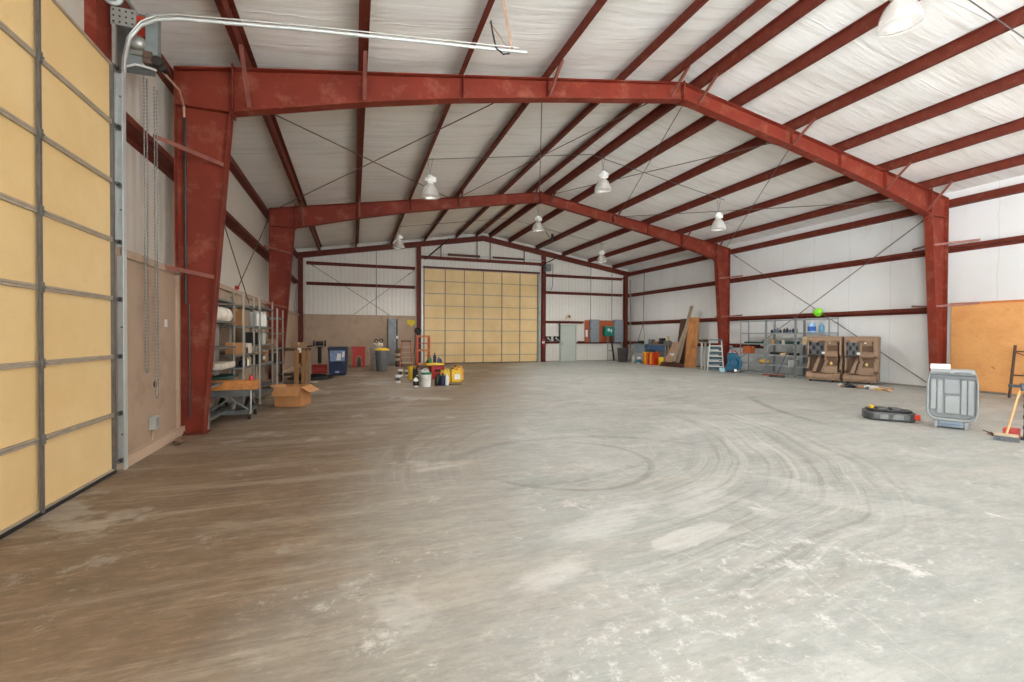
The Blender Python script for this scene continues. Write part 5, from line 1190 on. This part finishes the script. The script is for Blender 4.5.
# debris in front of the machines
DB = [(13.9, 9.35, .10, 'white wheel cap', WHITEP), (13.75, 9.15, .09, 'pinkish rag', PB), (13.75, 8.95, .14, 'black plastic lump', BLACK), (13.95, 8.85, .10, 'black rubber piece', RUB),
      (13.85, 8.68, .13, 'tan foam chunk', M('foam_tan', (176, 140, 110), .9)), (13.95, 8.52, .12, 'white crumpled paper', WHITEP), (13.8, 8.42, .10, 'grey bracket scrap', GREYP), (14.0, 8.35, .12, 'large white scrap', WHITEP),
      (13.8, 8.24, .11, 'cream paper scrap', M('box_white')), (13.95, 8.12, .10, 'brown cardboard scrap', CARD), (13.75, 8.05, .11, 'sand-coloured scrap', M('sand_package')), (13.9, 7.92, .12, 'pale orange scrap', M('foam_tan')),
      (14.2, 8.75, .1, 'grey cloth scrap', M('rag_grey')), (14.2, 8.5, .09, 'dark metal scrap', DARKM)]
for i, (x, y, r, lab, mt) in enumerate(DB):
    x -= .35; y = 9.25+(y-9.35)*.85; r *= .85
    m = MB(); m.blob((0, 0, r*.4), (r, r*(.6+.3*(i % 3)), r*.55), 2, .28, i+20)
    for v in m.bm.verts: v.co.z = max(0, v.co.z)
    o = m.build('floor_scrap', mt); o.location = (x, y, 0); tag(o, f'{lab} in the litter in front of the brown machines', 'scrap', 'litter on the floor')

# drain pan
t = thing('drain_pan', 'flat black oblong plastic oil drain pan with a red cap, alone on the floor', 'drain pan', (8.93, 5.27, 0), -.87)
t.scale = (.78, 1, 1)
PB2 = M('charcoal_plastic', (74, 76, 76), .42, 0, .15, 6., dirt=(120, 114, 104), dirt_amt=.4)
def rrect(hx, hy, r, n=6):
    out = []
    for cx, cy, a0 in ((hx-r, hy-r, 0), (-hx+r, hy-r, PI/2), (-hx+r, -hy+r, PI), (hx-r, -hy+r, 3*PI/2)):
        for i in range(n+1): a = a0+PI/2*i/n; out.append((cx+r*math.cos(a), cy+r*math.sin(a)))
    return out
m = MB(); m.prism(rrect(.46, .30, .2), 2, .01, .15); m.build('pan_body', PB2, t, bevel=.03)
m = MB(); m.prism(rrect(.40, .24, .16), 2, .15, .175); m.build('raised_top', M('black_plastic'), t, bevel=.012)
for x in (-.12, .12): m = MB(); m.box((x-.09, -.16, .165), (x+.09, .16, .2), bev=.012); m.build('top_rib', PB2, t)
m = MB(); m.box((-.2, -.312, .04), (-.06, -.296, .12)).box((.02, -.312, .04), (.2, -.296, .12)); m.build('side_recess', GALVD, t)
m = MB(); m.cyl((.40, -.2, .09), (.49, -.24, .09), .05, 16); m.build('red_cap', M('cap_red', (206, 62, 40), .4), t, smooth=True)
m = MB(); m.lathe([(0, .165), (.05, .165), (.045, .215), (.03, .225), (0, .225)], (-.28, .1, 0), 14); m.build('yellow_cap', YEL, t, smooth=True)

# big grey plastic cart bin standing on end
t = thing('cart_bin', 'large scuffed grey plastic cart bin standing on two short legs at the right', 'bin', (8.98, 4.40, 0), -1.10)
t.scale = (.68, 1, 1)
GB = M('scuffed_grey_plastic', (148, 151, 150), .5, 0, .07, 4., dirt=(120, 122, 120), dirt_amt=.55, bump=.1)
GBD = M('grey_plastic_inner', (124, 127, 127), .55, 0, .1, 5., dirt=(100, 102, 102), dirt_amt=.55)
def bodyoutline(hw, z0, z1, r):
    out = [(-hw*.93, z1), (hw*.93, z1)]
    out += [(hw, z1-.16), (hw, z0+r)]+[(hw-r+r*math.cos(-a), z0+r+r*math.sin(-a)) for a in [PI/2*i/6 for i in range(1, 7)]]
    out += [(-hw+r-r*math.sin(a), z0+r-r*math.cos(a)) for a in [PI/2*i/6 for i in range(0, 6)]]+[(-hw, z0+r), (-hw, z1-.16)]
    return out
m = MB(); m.prism(bodyoutline(.40, .16, .86, .14), 1, -.06, .26); m.build('tub_shell', GBD, t, bevel=.02)
# raised rim all round the front
out = bodyoutline(.415, .145, .87, .15)
m = MB(); m.tube([(x, -.075, z) for x, z in out]+[(out[0][0], -.075, out[0][1])], .024, 8); m.build('rim', GB, t, smooth=True)
m = MB()
for x0, x1 in ((-.36, -.27), (-.25, -.16), (.15, .24), (.26, .355)):
    m = MB(); m.box((x0, -.085, .24 if abs(x0) < .3 else .3), (x1, -.06, .78), bev=.008); m.build('upright_rib', GB, t)
m = MB(); m.box((-.135, -.082, .56), (.125, -.06, .79), bev=.01); m.build('moulded_plate', M('plate_grey', (136, 140, 140), .5, 0, .06), t)
m = MB(); m.box((-.12, -.08, .24), (.13, -.06, .53), bev=.015); m.build('centre_panel', GB, t)
m = MB(); m.box((-.385, -.085, .79), (.385, -.06, .825)); m.build('shadow_groove', GREYP, t)
m = MB(); m.prism([(-.10, .85), (-.13, .89), (-.10, .94), (.2, .94), (.2, .85)], 0, -.37, .37); m.build('top_ledge', GB, t, bevel=.012)
m = MB(); m.box((-.33, -.145, .875), (-.04, -.12, .905), bev=.006).box((.03, -.145, .875), (.31, -.12, .905), bev=.006); m.build('ledge_slot', GREYP, t)
m = MB(); m.box((-.38, -.06, .94), (-.03, .16, 1.02), bev=.02); m.build('white_lid_piece', WHITEP, t)
for x in (-.27, .24):
    m = MB(); m.prism([(x-.03, 0), (x+.03, 0), (x+.045, .17), (x-.045, .17)], 1, -.05, .03); m.build('leg', GB, t, bevel=.006)
m = MB(); m.box((-.22, -.045, .025), (.19, .2, .14), bev=.012); m.build('blue_grey_tray', M('tray_blue_grey', (134, 150, 164), .45), t)
m = MB(); m.box((-.20, -.052, .05), (.17, -.045, .08)); m.build('tray_slot', M('slot_grey', (110, 124, 138)), t)

# dark tube frame leaning by the plywood
t = thing('tube_frame', 'dark rusty tubular scaffold frame standing before the plywood panel', 'scaffold frame', (14.95, 6.2, 0))
RUST = M('rusty_tube', (74, 50, 40), .6, .2, .3, 8., dirt=(120, 74, 48), dirt_amt=.4)
m = MB(); m.cyl((-.05, 0, 0), (.02, -.06, 1.27), .028, 10); m.build('upright', RUST, t, smooth=True)
m = MB(); m.cyl((-.05, -1.4, 0), (.02, -1.4, 1.27), .028, 10); m.build('upright', RUST, t, smooth=True)
for z in (1.12, .55): m = MB(); m.cyl((.01, -.04, z), (.01, -1.4, z), .016, 8); m.build('rung', RUST, t)
m = MB(); m.tube([(.01, -.06, 1.10), (.01, -.3, 1.0), (.01, -.7, .98)], .012, 8); m.build('arch_brace', RUST, t)
# post stand at the right edge
t = thing('post_stand', 'black steel post stand cut off by the right edge of the view', 'stand', (8.98, 3.53, 0), -1.1)
m = MB(); m.box((-.05, -.05, .03), (.05, .05, 1.08)); m.build('post', DARKM, t, bevel=.008)
m = MB(); m.box((-.08, -.05, 0), (.34, .05, .04)).box((.0, -.3, 0), (.1, .3, .04)); m.build('base', DARKM, t)
m = MB(); m.box((-.09, -.09, .70), (.12, .09, .80), bev=.01).cyl((-.17, 0, .76), (-.08, 0, .76), .022, 10).lathe([(0, -.02), (.035, -.02), (.035, .02), (0, .02)], (-.17, 0, .76), 12); m.build('clamp_collar', M('collar_grey', (70, 76, 82), .45, .3), t)
m = MB()
for z in (.15, .3, .45, .6, .9): m.box((-.058, -.03, z), (-.05, .03, z+.05))
m.build('notch', BLACK, t)
carton('red plastic box on the floor behind the corn broom at the right edge', (8.98, 3.66, 0), (9.14, 3.82, .13), M('box_red', (206, 76, 70), .5), 'box', tape=False, name='red_box', rz=.3)
broom('push_broom', 'push broom with a pale wooden handle and grey bristles at the right edge', (8.64, 3.62), (8.96, 3.60, .80), .12, M('broom_wood', (190, 168, 140)), M('pale_wood', (208, 164, 112), .5), M('grey_bristles', (88, 92, 96), .9, 0, .3, 40.), -1.25)
m = MB()
for k in range(7): a = GR.uniform(0, 6.28); m.bar((0, 0, .01), (.14*math.cos(a), .14*math.sin(a), .02+.02*(k % 3)), .012)
o = m.build('straw_scraps', WOODB); o.location = (8.95, 3.86, 0); o['kind'] = 'stuff'; tag(o, 'brown straw scraps swept behind the pale-handled broom', 'scraps', kind='stuff')
